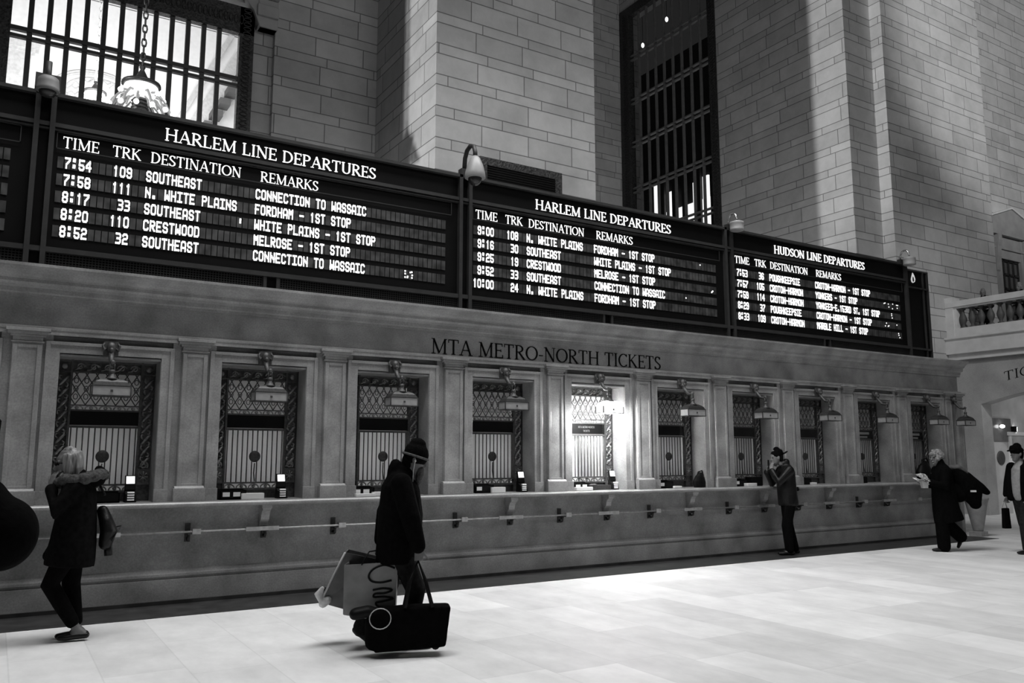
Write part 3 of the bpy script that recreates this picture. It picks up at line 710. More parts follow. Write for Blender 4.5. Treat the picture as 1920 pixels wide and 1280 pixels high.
# ------------------------------------------------------------------ lamps over the windows
GLS = mat('frosted_lamp_glass', .36, .35, .1, 15)
def make_lamp():
    t = thing('hanging_lamp', '', 'lamp', (0,0,0))
    b = MB(); b.box(-.075, .075, 9.995, 10.03, 2.69, 2.85)   # ornamental wall bracket with head and arm
    b.ball((0, 9.99, 2.78), (.05,.055,.065), 12, 8); b.ball((0, 9.95, 2.75), (.025,.03,.03), 8, 6)
    for s in (-1, 1):
        b.ring([(s*.06,10.01,2.84),(s*.085,9.99,2.80),(s*.07,9.98,2.75),(s*.05,9.99,2.77)], .013, 6)
    b.build('wall_bracket', BRZ, t)
    b = MB(); b.ring([(0,9.98,2.73),(0,9.93,2.66),(0,9.87,2.60),(0,9.80,2.585),(0,9.77,2.60)], [.03,.028,.022,.02,.02], 8); b.ball((0,9.77,2.60), .028, 8, 6); b.build('arm', BRZ, t)
    b = MB(); LY = 9.77
    b.ring([(-.022, LY, 2.585), (-.022, LY, 2.50)], .006, 6); b.ring([(.022, LY, 2.585), (.022, LY, 2.50)], .006, 6)
    b.lathe([(.02,2.475),(.032,2.485),(.032,2.51),(.02,2.52)], (0,LY,0), 10); b.lathe([(.075,2.415),(.045,2.435),(.028,2.46),(.026,2.485)], (0,LY,0), 12); b.build('stem', BRZ, t)
    b = MB()
    def fr(z0, a0, z1, a1): b.hexa([(-a0,LY-a0*.5,z0),(a0,LY-a0*.5,z0),(a0,LY+a0*.5,z0),(-a0,LY+a0*.5,z0),(-a1,LY-a1*.5,z1),(a1,LY-a1*.5,z1),(a1,LY+a1*.5,z1),(-a1,LY+a1*.5,z1)])
    fr(2.405, .125, 2.422, .085); fr(2.385, .155, 2.405, .125); fr(2.345, .185, 2.385, .155); fr(2.335, .195, 2.345, .195)
    b.build('roof', BRZD, t)
    b = MB()
    for sx in (-1, 1):
        for sy in (-1, 1): b.box(sx*.186-.007, sx*.186+.007, LY+sy*.091-.006, LY+sy*.091+.006, 2.235, 2.34)
        b.box(sx*.186-.007, sx*.186+.007, LY-.097, LY+.097, 2.232, 2.243); b.box(-.193, .193, LY+sx*.091-.006, LY+sx*.091+.006, 2.232, 2.243)
    b.box(-.012, .012, LY-.099, LY-.093, 2.275, 2.30)
    b.build('frame', BRZ, t)
    b = MB()
    for sx in (-1, 1): b.box(sx*.182-.003, sx*.182+.003, LY-.086, LY+.086, 2.243, 2.335); b.box(-.18, .18, LY+sx*.089-.003, LY+sx*.089+.003, 2.243, 2.335)
    b.build('glass_panes', GLS, t)
    return t
LLAB = ['dark square wall lamp above the woman in the fur-collared parka', 'dark square wall lamp over the window between parka woman and beanie man', 'dark square wall lamp above the window behind the beanie man',
 'dark square wall lamp hanging just before the lit one', 'glowing square wall lamp over the brightly lit window', 'dark square wall lamp just past the glowing one', 'dark square wall lamp over the man in the leather jacket',
 'dark square wall lamp just past the man in the leather jacket', 'dark square wall lamp over the window second from the far end', 'pale square wall lamp over the last window', 'small square lamp at the far end corner, past the last window']
lp = make_lamp()
for k in range(11):
    t = lp if k == 0 else copy_tree(lp)
    t.location = (ck(k)-.02 if k < 10 else 17.12, 0, 0); t['label'] = LLAB[k]; t['group'] = 'square lamps over the ticket windows'
    if k == 4:
        for ch in t.children:
            if ch.name.startswith('glass_panes'):
                ch.data = ch.data.copy(); ch.data.materials[0] = emit('lit_lamp_glass', 1, 1.7)
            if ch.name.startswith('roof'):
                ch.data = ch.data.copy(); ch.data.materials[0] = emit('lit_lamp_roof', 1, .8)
bulb('lit_window_lamp', (ck(4)-.02, 9.77, 2.20), 120, .08)

# ------------------------------------------------------------------ departure boards
BY = 10.10
BP = 5.23
LET = emit('board_lettering', 1, .95)
FLAPL = emit('flap_characters', 1, 1.35)
FLAP = mat('flap_tile', .05, .45, .6, 9, detail=1)
HINGE = BLK
def board_frame(t, x0, x1, post2):
    for px in ([x0+.122, x0+.275] + ([x1+.122] if post2 else [])):
        MB().box(px-.026, px+.026, BY-.07, BY+.06, 3.606, 5.57).build('post', FRM, t)
    a, e = x0+.097, x1+(.149 if post2 else .0955)
    for z0, z1, dy in ((5.19,5.235,.06), (5.155,5.175,.045), (5.53,5.57,.07), (3.785,3.84,.06)): MB().box(a, e, BY-dy, BY+.02, z0, z1).build('rail', FRM, t)
    mid = (x0+x1)/2+.12
    for sx in (-.08, .08): MB().box(mid+sx-.02, mid+sx+.02, BY-.05, BY+.02, 3.606, 3.80).build('short_post', FRM, t)
    b = MB(); b.box(a, e, BY+.0, BY+.5, 3.606, 5.55); b.build('housing', BLK, t)
    for lo, hi in ((x0+.31, mid-.11), (mid+.11, x1+.09)):
        b = MB(); n = int((hi-lo)/.032)
        for i in range(n+1): x = lo+(hi-lo)*i/n; b.box(x-.0035, x+.0035, BY-.03, BY-.024, 3.605, 3.785)
        for i in range(7): z = 3.61+i*.0285; b.box(lo, hi, BY-.03, BY-.024, z-.0035, z+.0035)
        b.build('mesh_screen', FRM, t)
    b = MB(); h0, h1 = x0+.325, x1-.01
    b.box(h0, h1, BY-.03, BY-.022, 5.14, 5.15); b.box(h0, h1, BY-.03, BY-.022, 4.955, 4.965); b.box(h0, h0+.01, BY-.03, BY-.022, 4.955, 5.15); b.box(h1-.01, h1, BY-.03, BY-.022, 4.955, 5.15)
    b.build('header_frame', FRM, t)
ROWZ = [4.75-.194*i for i in range(5)]
def board(idx, title, tx0, tx1, rows, noise, label):
    x0 = BP*idx; x1 = x0+BP
    t = thing('departure_board', label, 'departure board', (0,0,0), group='departure boards above the ticket windows')
    board_frame(t, x0, x1, idx == 2)
    b = MB()
    if title:
        h = .15; xs_ = tx0; sc = (tx1-tx0)/text_w(title)
        for wd_ in title.split(' '):
            b = MB(); xe = xs_+text_w(wd_)*sc
            serif_text(b, wd_, 0, (xe-xs_)/h, lambda x, y, d: (x0+xs_+x*h, BY-.012*d, 5.285+y*h)); b.build('title_lettering', LET, t); xs_ = xe+SER[' '][0]*sc
        h = .128
        for s, a, c in (('TIME',.385,.755), ('TRK',.885,1.19), ('DESTINATION',1.29,2.325), ('REMARKS',2.555,3.30)):
            b = MB(); serif_text(b, s, 0, (c-a)/h, lambda x, y, d: (x0+a+x*h, BY-.006*d, 4.985+y*h)); b.build('header_lettering', LET, t)
    for r in range(5):
        b = MB(); z = ROWZ[r]
        for i in range(69):
            X = x0+.345+i*.0695; b.box(X+.005, X+.0645, BY-.010, BY, z-.004, z+.124)
        fr = b.build('flap_row', FLAP, t)
        b = MB()
        if rows:
            tm, tr, de, rm = rows[r]
            tm = tm.rjust(5)
            for nm, s, c0 in (('time',tm,0), ('track',tr.rjust(3),8), ('destination',de,13), ('remarks',rm,31)):
                b = MB()
                for i, ch in enumerate(s+' '):
                    if ch != ' ': flap_char(b, ch, x0+.345+(c0+i)*.0695+.007, z, .055, .126, BY-.010)
                    elif b.v: b.build(nm+'_lettering', FLAPL, fr); b = MB()
            b = MB()
        for sx, dots in noise.get(r, ()):
            for (dx, dz) in dots: X = x0+.345+sx*.0695+dx*.0695; b.box(X, X+.02, BY-.014, BY-.01, z+dz*.12, z+dz*.12+.02)
        if b.v: b.build('stray_pixels', FLAPL, fr)
    return t
H1 = [('7:54','109','SOUTHEAST','CONNECTION TO WASSAIC'), ('7:58','111','N. WHITE PLAINS','FORDHAM - 1ST STOP'), ('8:17','33','SOUTHEAST','WHITE PLAINS - 1ST STOP'), ('8:20','110','CRESTWOOD','MELROSE - 1ST STOP'), ('8:52','32','SOUTHEAST','CONNECTION TO WASSAIC')]
H2R = [('9:00','108','N. WHITE PLAINS','FORDHAM - 1ST STOP'), ('9:16','30','SOUTHEAST','WHITE PLAINS - 1ST STOP'), ('9:25','19','CRESTWOOD','MELROSE - 1ST STOP'), ('9:52','33','SOUTHEAST','CONNECTION TO WASSAIC'), ('10:00','24','N. WHITE PLAINS','FORDHAM - 1ST STOP')]
H3R = [('7:53','36','POUGHKEEPSIE','CROTON-HARMON - 1ST STOP'), ('7:57','105','CROTON-HARMON','YONKERS - 1ST STOP'), ('7:59','114','CROTON-HARMON','YANKEES-E.153RD ST. 1ST STOP'), ('8:29','37','POUGHKEEPSIE','CROTON-HARMON - 1ST STOP'), ('8:33','109','CROTON-HARMON','MARBLE HILL - 1ST STOP')]
board(-1, None, 0, 0, None, {2: [(66, [(.3,.1),(.3,.5),(.7,.7),(.75,.2),(.2,.75)])]}, 'dark departure board cut off at the edge, before the large HARLEM board')
board(0, 'HARLEM LINE DEPARTURES', 1.425, 4.085, H1, {4: [(60, [(.1,.1),(.1,.5),(.1,.8),(.6,.1),(.65,.2)]), (61, [(.2,.7),(.5,.75),(.6,.4),(.55,.1)])], 2: [(28, [(.5,.4),(.5,.6),(.5,.75)])]}, 'HARLEM LINE departure board whose first train is 7:54 to Southeast')
board(1, 'HARLEM LINE DEPARTURES', 1.41, 4.13, H2R, {0: [(63, [(.5,.6)])], 2: [(67, [(.3,.2),(.5,.3),(.1,.1)])], 3: [(58, [(.5,.4)])]}, 'HARLEM LINE departure board whose first train is 9:00 to N. White Plains')
board(2, 'HUDSON LINE DEPARTURES', 1.41, 4.05, H3R, {1: [(61, [(.1,.8),(.6,.9)]), (63, [(.1,.8),(.3,.3)]), (65, [(.2,.9),(.0,.1)]), (67, [(.0,.8),(.3,.3),(.6,.8)])], 2: [(64, [(.4,.8),(.4,.5),(.6,.1)])], 3: [(61, [(.1,.2),(.7,.7)]), (62, [(.4,.2),(.8,.3)]), (66, [(.6,.6)])], 4: [(67, [(.2,.8),(.3,.5),(.7,.1)])]}, 'HUDSON LINE departure board at the far end of the row')
t = thing('board_end_cabinet', 'narrow black end cabinet with a small white flame emblem, at the end of the boards', 'cabinet', (0,0,0))
b = MB(); b.box(15.85, 16.60, BY, BY+.5, 3.606, 5.45); b.build('body', BLK, t)
b = MB(); b.box(16.42, 16.45, BY-.03, BY, 3.6, 5.45); b.box(16.57, 16.60, BY-.04, BY, 3.6, 5.45); b.box(15.86, 16.6, BY-.04, BY, 5.08, 5.11); b.box(15.86, 16.6, BY-.04, BY, 3.79, 3.83); b.build('trim_bars', FRM, t)
b = MB(); b.box(15.84, 16.62, BY-.03, BY+.5, 5.45, 5.48); b.build('cap', BRZ, t)
b = MB(); b.prism([(16.10,5.20),(16.17,5.23),(16.19,5.29),(16.16,5.36),(16.11,5.42),(16.07,5.33),(16.045,5.27),(16.06,5.22)], BY-.012, BY, axis=1); b.build('flame_emblem', emit('emblem_white', 1, .35), t)
b = MB(); b.prism([(16.11,5.22),(16.14,5.25),(16.13,5.31),(16.10,5.34),(16.085,5.28),(16.09,5.24)], BY-.016, BY-.012, axis=1); b.build('flame_core', FRM, t)

# ------------------------------------------------------------------ security cameras on the boards
def camera_unit(name, x, label, kind):
    t = thing(name, label, 'security camera', (x, BY, 5.57), group='dome security cameras on the boards')
    b = MB(); b.box(-.07, .07, -.05, .05, 0, .10); b.build('mount', IRON, t)
    if kind == 'dome':
        b = MB(); b.ring([(0,0,.08),(0,-.02,.26),(0,-.08,.36),(0,-.18,.40),(0,-.28,.36),(0,-.32,.26),(0,-.32,.18)], .032, 10); b.build('arm', IRON, t)
        b = MB(); b.lathe([(.04,.20),(.07,.17),(.115,.06),(.14,-.04),(.148,-.11),(.14,-.12)], (0,-.32,0), 20); b.build('housing', GREY, t)
        b = MB(); b.ball((0,-.32,-.13), (.10,.10,.10), 16, 8); b.build('dome', DOME, t)
    elif kind == 'drum':
        b = MB(); b.box(-.14, .14, -.04, .06, .05, .24); b.ring([(0,0,.1),(0,0,.42)], .035, 8); b.build('arm', IRON, t)
        b = MB(); b.lathe([(.09,.12),(.115,.10),(.12,.05),(.125,-.02),(.135,-.05),(.125,-.06)], (0,-.22,0), 20); b.build('housing', mat('drum_grey', .2, .5, .05), t); t.scale = (.88, .88, .88)
        b = MB(); b.ball((0,-.22,-.06), (.10,.10,.08), 16, 8); b.build('dome', DOME, t)
    else:
        t.scale = (.8, .8, .8); b = MB(); b.ring([(0,0,.08),(0,-.02,.22),(0,-.06,.29),(0,-.12,.32),(0,-.18,.31),(0,-.23,.26),(0,-.25,.18),(0,-.25,.10)], .021, 10); b.build('arm', mat('polished_steel', .6, .25, .05, metal=.9), t)
        b = MB(); b.lathe([(.09,.12),(.15,.10),(.155,.06),(.15,.05),(.15,-.06),(.16,-.08),(.12,-.10)], (0,-.25,0), 18); b.build('housing', GREY, t)
    return t
camera_unit('security_camera', .20, 'drum shaped security camera before the window at the first board post', 'drum')
camera_unit('security_camera', 5.43, 'pale bell shaped security camera on a curved arm between the two HARLEM boards', 'dome')
camera_unit('security_camera', 10.72, 'security camera on a shiny gooseneck between the HARLEM and HUDSON boards', 'neck')
camera_unit('security_camera', 15.72, 'security camera on top of the end of the HUDSON board', 'neck')

# ------------------------------------------------------------------ chandeliers
BULB = emit('chandelier_bulb', 1, 4)
CGL = emit('chandelier_crystal', .9, .07, base=.3)
def chandelier(loc, label, scale=1.0, chain=3.2, cm=None):
    t = thing('chandelier', label, 'chandelier', loc); t.scale = (scale,)*3; t['group'] = 'chandeliers before and behind the window'
    b = MB(); z = .62; i = 0
    while z < chain:
        b.ring([((.035 if i % 2 else 0)*math.cos(q*PI/4), (0 if i % 2 else .035)*math.cos(q*PI/4), z+.07+.08*math.sin(q*PI/4)) for q in range(8)], .014, 6, closed=True); z += .125; i += 1
    b.build('chain', cm or IRON, t)
    b = MB(); b.lathe([(.03,.66),(.05,.62),(.03,.58),(.06,.52),(.10,.44),(.13,.38),(.30,.34),(.31,.30),(.28,.28)], n=20); b.build('crown', BRZD, t)
    b = MB(); b.lathe([(.26,.28),(.28,.22),(.22,.12),(.16,.06)], n=18); b.build('crown_glow_ring', emit('crown_glow', 1, 1.0), t)
    b = MB(); b.lathe([(.03,-.30),(.09,-.26),(.12,-.12),(.12,.05),(.09,.12)], n=12)
    for i in range(6): b.ring([(.13*math.cos(q*PI/6), .13*math.sin(q*PI/6), -.22+i*.06) for q in range(12)], .012, 5, closed=True)
    b.build('lantern', BRZ, t)
    b = MB()
    for i in range(14):
        a = i*2*PI/14; c, s = math.cos(a), math.sin(a)
        b.ring([(.16*c,.16*s,.16),(.30*c,.30*s,.13),(.42*c,.42*s,-.02),(.50*c,.50*s,-.18)], .02, 6)
        b.ring([(.2*c,.2*s,.05),(.33*c,.33*s,-.05),(.38*c,.38*s,-.18)], .016, 5)
    b.build('arms', CGL, t)
    for i in range(14):
        a = i*2*PI/14; c, s = math.cos(a), math.sin(a)
        if i < 14:
            for r, z in ((.54, -.20), (.36, .10)):
                if r < .5 and i % 2: continue
                b = MB(); b.ball((r*c, r*s, z), .043, 10, 6); b.build('bulb', BULB, t)
    return t
chandelier((1.64, 14.5, 7.46), 'glowing dome chandelier hanging on a chain in front of the barred window', 1.0)
chandelier((1.32, 20.0, 9.45), 'second chandelier seen faintly behind the bars of the window', .8, 5.0, PLA)

# ------------------------------------------------------------------ small things on the counter
SCRN = emit('screen_glow', 1, .9)
LCARD = mat('leaflet_white', .8, .5, .05)
CZ = 1.101
def terminal(x, label):
    t = thing('card_terminal', label, 'card terminal', (x, 10.16, CZ), group='card terminals on the counter')
    b = MB(); b.hexa([(-.06,-.08,0),(.06,-.08,0),(.06,.06,0),(-.06,.06,0),(-.055,-.06,.09),(.055,-.06,.09),(.055,.05,.15),(-.055,.05,.15)]); b.build('base', BLK, t, .005)
    b = MB(); b.hexa([(-.055,-.01,.13),(.055,-.01,.13),(.055,.03,.13),(-.055,.03,.13),(-.055,.03,.29),(.055,.03,.29),(.055,.06,.29),(-.055,.06,.29)]); b.build('body', BLK, t, .005)
    b = MB(); b.hexa([(-.043,-.003,.20),(.043,-.003,.20),(.043,.03,.20),(-.043,.03,.20),(-.043,.018,.28),(.043,.018,.28),(.043,.04,.28),(-.043,.04,.28)]); b.build('screen', SCRN, t)
    b = MB()
    for i in range(4): b.hexa([(-.035,-.083+.001,.02+i*.026),(.035,-.083,.02+i*.026),(.035,-.05,.02+i*.026),(-.035,-.05,.02+i*.026),(-.035,-.075,.036+i*.026),(.035,-.075,.036+i*.026),(.035,-.05,.036+i*.026),(-.035,-.05,.036+i*.026)])
    b.build('label_plate', LCARD, t); return t
def tray(x, label, n=2, y=10.17):
    t = thing('card_tray', label, 'tray', (x, y, CZ), group='black card trays on the counter')
    b = MB(); b.box(-.16, .14, -.08, .07, 0, .012); b.box(-.16, .14, -.08, -.07, 0, .10); b.box(-.16, .14, .06, .07, 0, .12); b.box(-.16, -.15, -.08, .07, 0, .11); b.box(.13, .14, -.08, .07, 0, .11); b.build('case', BLK, t)
    for i in range(n): MB().box(-.13+i*.12, -.05+i*.12, -.084, -.08, .035, .085).build('card', LCARD, t)
    return t
def leaflet(x, label, w_=.10, h=.07, y=10.10):
    o = MB().box(-w_, w_, -.05, .05, 0, h).build('leaflet_box', LCARD, None, .004); o.location = (x, y, CZ)
    return tag(o, label, 'leaflet box', 'white leaflet boxes on the counter')
def handbag(x, label, s=1):
    t = thing('handbag', label, 'bag', (x, 10.12, CZ)); t.scale = (s,)*3
    b = MB(); b.limb([(0,0,.03,.17,.09),(0,0,.12,.18,.10),(.02,0,.22,.13,.07),(.04,0,.29,.06,.035)], side=(1,0,0)); organic('body', BLK, t, b, .015, 3)
    b = MB(); b.ring([(-.08,0,.2),(-.03,0,.33),(.08,0,.36),(.13,0,.22)], .014, 6, side=(0,1,0)); b.build('handle', BLK, t); return t
terminal(1.30, 'card terminal with a bright screen behind the parka woman'); terminal(2.98, 'card terminal with a bright screen right of the leaflet box, second window')
terminal(6.43, 'card terminal with a bright screen at the window before the lit one'); terminal(8.09, 'card terminal with a bright screen at the lit window')
tray(1.05, 'black card tray on the counter behind the parka woman', 0); tray(2.41, 'black card tray beside the leaflet box, between parka woman and beanie man'); tray(4.02, 'black card tray with two white cards beside the beanie man')
tray(5.79, 'black card tray at the window before the lit one', 1); tray(7.47, 'black card tray with two white cards at the lit window'); tray(9.12, 'black card tray just past the lit window', 1)
tray(10.8, 'black card tray in front of the man in the leather jacket', 1); tray(12.45, 'black card tray just past the man in the leather jacket', 0); tray(14.06, 'black card tray at the window second from the far end', 0)
leaflet(2.62, 'white leaflet box at the second ticket window', .13); leaflet(4.22, 'white leaflet box beside the beanie man', .10, .05); leaflet(4.0, 'low white leaflet pile before the tray with two cards', .13, .035, 10.02)
leaflet(5.99, 'white leaflet box at the window before the lit one', .11, .075); leaflet(7.43, 'long low white leaflet box at the lit window', .15, .05, 10.04); leaflet(9.33, 'flat white leaflet box just past the lit window', .08, .03)
leaflet(10.97, 'white leaflet pile beside the man in the leather jacket', .11, .05, 10.05); leaflet(12.62, 'small white leaflet box just past the man in the leather jacket', .07, .035); leaflet(15.68, 'white leaflet box beside the woman with papers', .09, .03)
o = MB().lathe([(.06,0),(.09,.02),(.10,.08),(.095,.09),(.08,.03)], n=16).build('bowl', BRZD); o.location = (7.66, 10.15, CZ); tag(o, 'dark round bowl on the counter at the lit window', 'bowl')
o = MB().prism([(-.2,0),(.2,0),(.24,.05),(.14,.07),(-.14,.07),(-.24,.05)], -.07, .07, axis=1).build('coin_dish', BRZD); o.location = (7.9, 10.2, CZ); tag(o, 'wide dark metal coin dish under the bars of the lit window', 'dish')
handbag(9.86, 'black handbag leaning in the corner just past the lit window', .75); handbag(16.1, 'large black bag on the counter beside the woman with papers', 1.3)
o = MB().box(-.13, .13, -.08, .08, 0, .15).build('document_box', BLK, None, .006); o.location = (11.17, 10.15, CZ); tag(o, 'black document box on the counter by the man in leather', 'box')
# stone urn by the counter end
t = thing('stone_urn', 'tapered grey stone urn on the floor behind the woman with papers', 'urn', (17.08, 9.66, 0)); t.scale = (.75, .75, .78)
b = MB(); b.box(-.17, .17, -.17, .17, 0, .13); b.build('foot', mat('urn_stone', .30, .6, .15, 8), t, .01)
MB().lathe([(.12,.13),(.13,.16),(.16,.3),(.21,.55),(.26,.8),(.29,.92),(.31,.95),(.31,.99),(.28,.99),(.24,.9)], n=24).build('bowl', MATS['urn_stone'], t)

# ------------------------------------------------------------------ people
SKIN = mat('skin', .15, .6, .1, 30)
def rot(v, axis, a): return Matrix.Rotation(a, 3, axis) @ Vector(v)
def smooth_path(P, k=5):
    """Catmull-Rom curve through points"""
    P = [Vector(p) for p in P]; out = []
    for i in range(len(P)-1):
        a, b_, c, d = P[max(i-1, 0)], P[i], P[i+1], P[min(i+2, len(P)-1)]
        for j in range(k):
            t = j/k; out.append(.5*((2*b_)+(c-a)*t+(2*a-5*b_+4*c-d)*t*t+(3*b_-a-3*c+d)*t*t*t))
    return out+[P[-1]]
def hand(b, wrist, d, n, t, curl=.5, thumb=.6, s=1.0):
    """palm and five bent fingers: d fingers' direction, n palm normal, t thumb side"""
    W, d, n, t = Vector(wrist), Vector(d).normalized(), Vector(n).normalized(), Vector(t).normalized()
    pal = [W, W+d*.035*s, W+d*.085*s]
    b.limb([(*pal[0], .026*s, .020*s), (*pal[1], .038*s, .016*s), (*pal[2], .040*s, .013*s)], 10, side=t)
    for off, ln in ((.030,.070), (.010,.080), (-.011,.074), (-.031,.058)):
        p = W+d*.083*s+t*off*s; q = 0; pts = [(*p, .0085*s)]
        for fr_ in (.45, .32, .23):
            q += curl; dd = d*math.cos(q)+n*math.sin(q); p = p+dd*ln*fr_*s; pts.append((*p, .008*s-.001*len(pts)*s))
        b.limb(pts, 8, side=t)
    p = W+d*.02*s+t*.030*s; pts = [(*p, .012*s)]; q = thumb
    for ln in (.035, .030, .024):
        dd = (d*.75+t*.6+n*.25*q).normalized(); p = p+dd*ln*s; pts.append((*p, .0095*s)); q += .5
    b.limb(pts, 8, side=n)
def head(b, c, pitch=0, s=1.0, yaw=0):
    """skull, jaw, nose, lips, ears; c = centre of the head, facing +x; returns map from head space"""
    C = Vector(c); R = Matrix.Rotation(yaw, 3, 'Z') @ Matrix.Rotation(pitch, 3, 'Y')
    f = lambda x, y, z: tuple(C+R @ Vector((x*s, y*s, z*s)))
    b.limb([(*f(.045,0,-.112), .028*s, .03*s), (*f(.038,0,-.09), .045*s, .05*s), (*f(.022,0,-.05), .060*s, .072*s), (*f(.006,0,0), .072*s, .088*s), (*f(-.002,0,.05), .074*s, .094*s), (*f(-.006,0,.085), .058*s, .075*s)], 16)
    b.limb([(*f(.088,0,.018), .010*s), (*f(.102,0,-.008), .012*s), (*f(.112,0,-.03), .015*s), (*f(.098,0,-.038), .013*s)], 8)
    for sy in (-1, 1):
        b.limb([(*f(-.005,sy*.078,-.025), .010*s, .014*s), (*f(-.008,sy*.082,.0), .011*s, .018*s), (*f(-.006,sy*.08,.02), .008*s, .014*s)], 8)
        b.limb([(*f(.080,sy*.012,.03), .010*s), (*f(.078,sy*.045,.03), .010*s)], 6)
    b.limb([(*f(.092,-.02,-.066), .009*s), (*f(.097,0,-.064), .011*s), (*f(.092,.02,-.066), .009*s)], 6)
    b.limb([(*f(.082,0,-.10), .018*s, .014*s), (*f(.078,0,-.112), .016*s, .012*s)], 6)
    return f
def eyes(f, parent, s=1):
    for sy in (-1, 1):
        b = MB(); b.ball(f(.078, sy*.032, .008), .011*s, 8, 6); b.build('eye', BLK, parent)
def body_core(b, J):
    """torso, neck, arms and legs of one continuous skin surface"""
    h = J['hip']; c = J['chest']; n = J['neck']; hd = J['head']; H = Vector(h); Cc = Vector(c); N = Vector(n)
    mid = (H+Cc)/2
    b.limb([(*(H-Vector((0,0,.03))), .15, .10), (*H, .16, .11), (*mid, .135, .10), (*Cc, .17, .115), (*(Cc*.4+N*.6), .13, .085), (*N, .058, .06)], 16)
    b.limb([(*N, .056, .06), (*((N*.45+Vector(hd)*.55)-Vector((0.015,0,.02))), .054, .058)], 12)
    for s in ('l', 'r'):
        b.limb([(*J['sh'+s], .055), (*J['el'+s], .042), (*J['wr'+s], .028)], 10, side=(0,0,1) if abs(Vector(J['el'+s]).y-Vector(J['sh'+s]).y) > .2 else None)
        b.limb([(*J['hp'+s], .088), (*J['kn'+s], .056), (*(Vector(J['kn'+s])*.65+Vector(J['an'+s])*.35-Vector((.012,0,0))), .054), (*J['an'+s], .036)], 12)
def foot(b, an, toe, heel, w_=.042, hgt=.03):
    A, T, Hh = Vector(an), Vector(toe), Vector(heel)
    b.limb([(*(A), .037), (*(A*.5+Hh*.5), .036, .036), (*Hh, .032, hgt)], 10)
    b.limb([(*Hh, .033, hgt), (*(Hh*.55+T*.45+Vector((0,0,.012))), .038, hgt*1.1), (*(Hh*.2+T*.8), w_, hgt*.75), (*T, w_*.75, hgt*.55)], 12)
    b.limb([(*A, .036), (*(Hh*.5+T*.5+Vector((0,0,.012))), .035, hgt)], 10)
def person(label, loc, ang, J, voxel=.008, hands=(), pitch=0, feet=True, face=True, yaw=0):
    t = thing('person', label, 'person', loc, ang)
    b = MB(); body_core(b, J); f = head(b, J['head'], pitch, 1.0, yaw)
    for hd in hands: hand(b, **hd)
    if feet:
        for s in ('l', 'r'): foot(b, J['an'+s], J['to'+s], J['he'+s])
    organic('body', SKIN, t, b, voxel, 3)
    if face: eyes(f, t)
    return t, f
def shoes(t, J, m, low=False):
    for s in ('l', 'r'):
        b = MB(); T, Hh = Vector(J['to'+s]), Vector(J['he'+s]); d = (T-Hh).normalized()
        b.limb([(*(Hh-d*.008), .040, .030), (*(Hh*.5+T*.5+Vector((0,0,.004))), .043, .032), (*(Hh*.2+T*.8), .050, .030), (*(T+d*.02), .036, .022)], 12)
        if not low: b.limb([(*(Hh+Vector((0,0,.01))+d*.03), .044, .044), (*(Vector(J['an'+s])+Vector((0,0,.02))), .048)], 12)
        organic('shoe', m, t, b, .009, 2)
def trousers(t, J, m, top=.10, knee=.078, hem=.068, cut=0.0):
    b = MB(); h = Vector(J['hip'])
    b.limb([(*(h-Vector((0,0,.06))), .16, .115), (*(h+Vector((0,0,.10))), .16, .12)], 16)
    for s in ('l', 'r'):
        K, A = Vector(J['kn'+s]), Vector(J['an'+s]); A2 = A+(K-A)*cut
        b.limb([(*J['hp'+s], top), (*(Vector(J['hp'+s])*.45+K*.55), (top+knee)/2), (*K, knee), (*(K*.5+A2*.5), (knee+hem)/2), (*A2, hem)], 14)
    return organic('trousers', m, t, b, .010, 3)
BLACKC = fabric('black_cloth', .0035); DARKC = fabric('charcoal_cloth', .007); DENIM = fabric('dark_denim', .014); LEATH = mat('black_leather', .004, .42, .3, 18, spec=.22, bump=.3)
FUR = mat('fur_trim', .05, .9, .6, 40, bump=1); HAIRB = mat('fair_hair', .20, .5, .75, 40, bump=.6, stretch=(1, 1, .1)); HAIRG = mat('curly_grey_hair', .22, .7, .6, 28, bump=.8); LEATHSHOE = mat('shoe_leather', .006, .4, .1, spec=.3)
def hip_joints(h, w_=.095): return (h[0], w_, h[2]-.04), (h[0], -w_, h[2]-.04)

# 1. woman in a parka walking to the left
J = dict(head=(.085,0,1.53), neck=(.02,0,1.40), chest=(0,0,1.22), hip=(0,0,.88), shl=(.0,.17,1.34), shr=(0,-.17,1.34), ell=(.14,.24,1.14), elr=(.05,-.24,1.09), wrl=(.19,.10,1.33), wrr=(.17,-.08,1.16),
 hpl=(0,.09,.84), hpr=(0,-.09,.84), knl=(.15,.09,.49), knr=(.0,-.08,.47), anl=(-.08,.08,.10), anr=(-.07,-.07,.085), tol=(.03,.08,.035), hel=(-.15,.08,.045), tor=(.06,-.07,.025), her=(-.135,-.07,.03))
P, f = person('woman with fair bobbed hair in a fur-collared parka, hand raised to her face', (.65, 8.53, 0), math.radians(171), J, .007, yaw=.16, pitch=.08,
 hands=[dict(wrist=(.20,.09,1.345), d=(-.15,-.25,1), n=(-.7,-.6,0), t=(.5,-.6,0), curl=.45), dict(wrist=(.17,-.07,1.165), d=(.1,.9,.15), n=(-1,0,0), t=(0,.1,1), curl=.5)])
trousers(P, J, BLACKC, .095, .078, .058, .17)
shoes(P, J, LEATHSHOE, low=True)
b = MB()
b.limb([(0,0,1.43,.075,.075),(-.01,0,1.38,.19,.12),(-.015,0,1.28,.225,.15),(-.01,0,1.05,.225,.17),(0,0,.85,.235,.19),(.015,0,.70,.24,.205),(.02,0,.64,.235,.205)], 20, flat=True)
b.limb([(0,.18,1.33,.085),(.14,.26,1.13,.078),(.19,.12,1.31,.055)], 12); b.limb([(0,-.18,1.33,.085),(.06,-.25,1.08,.08),(.16,-.10,1.15,.06)], 12)
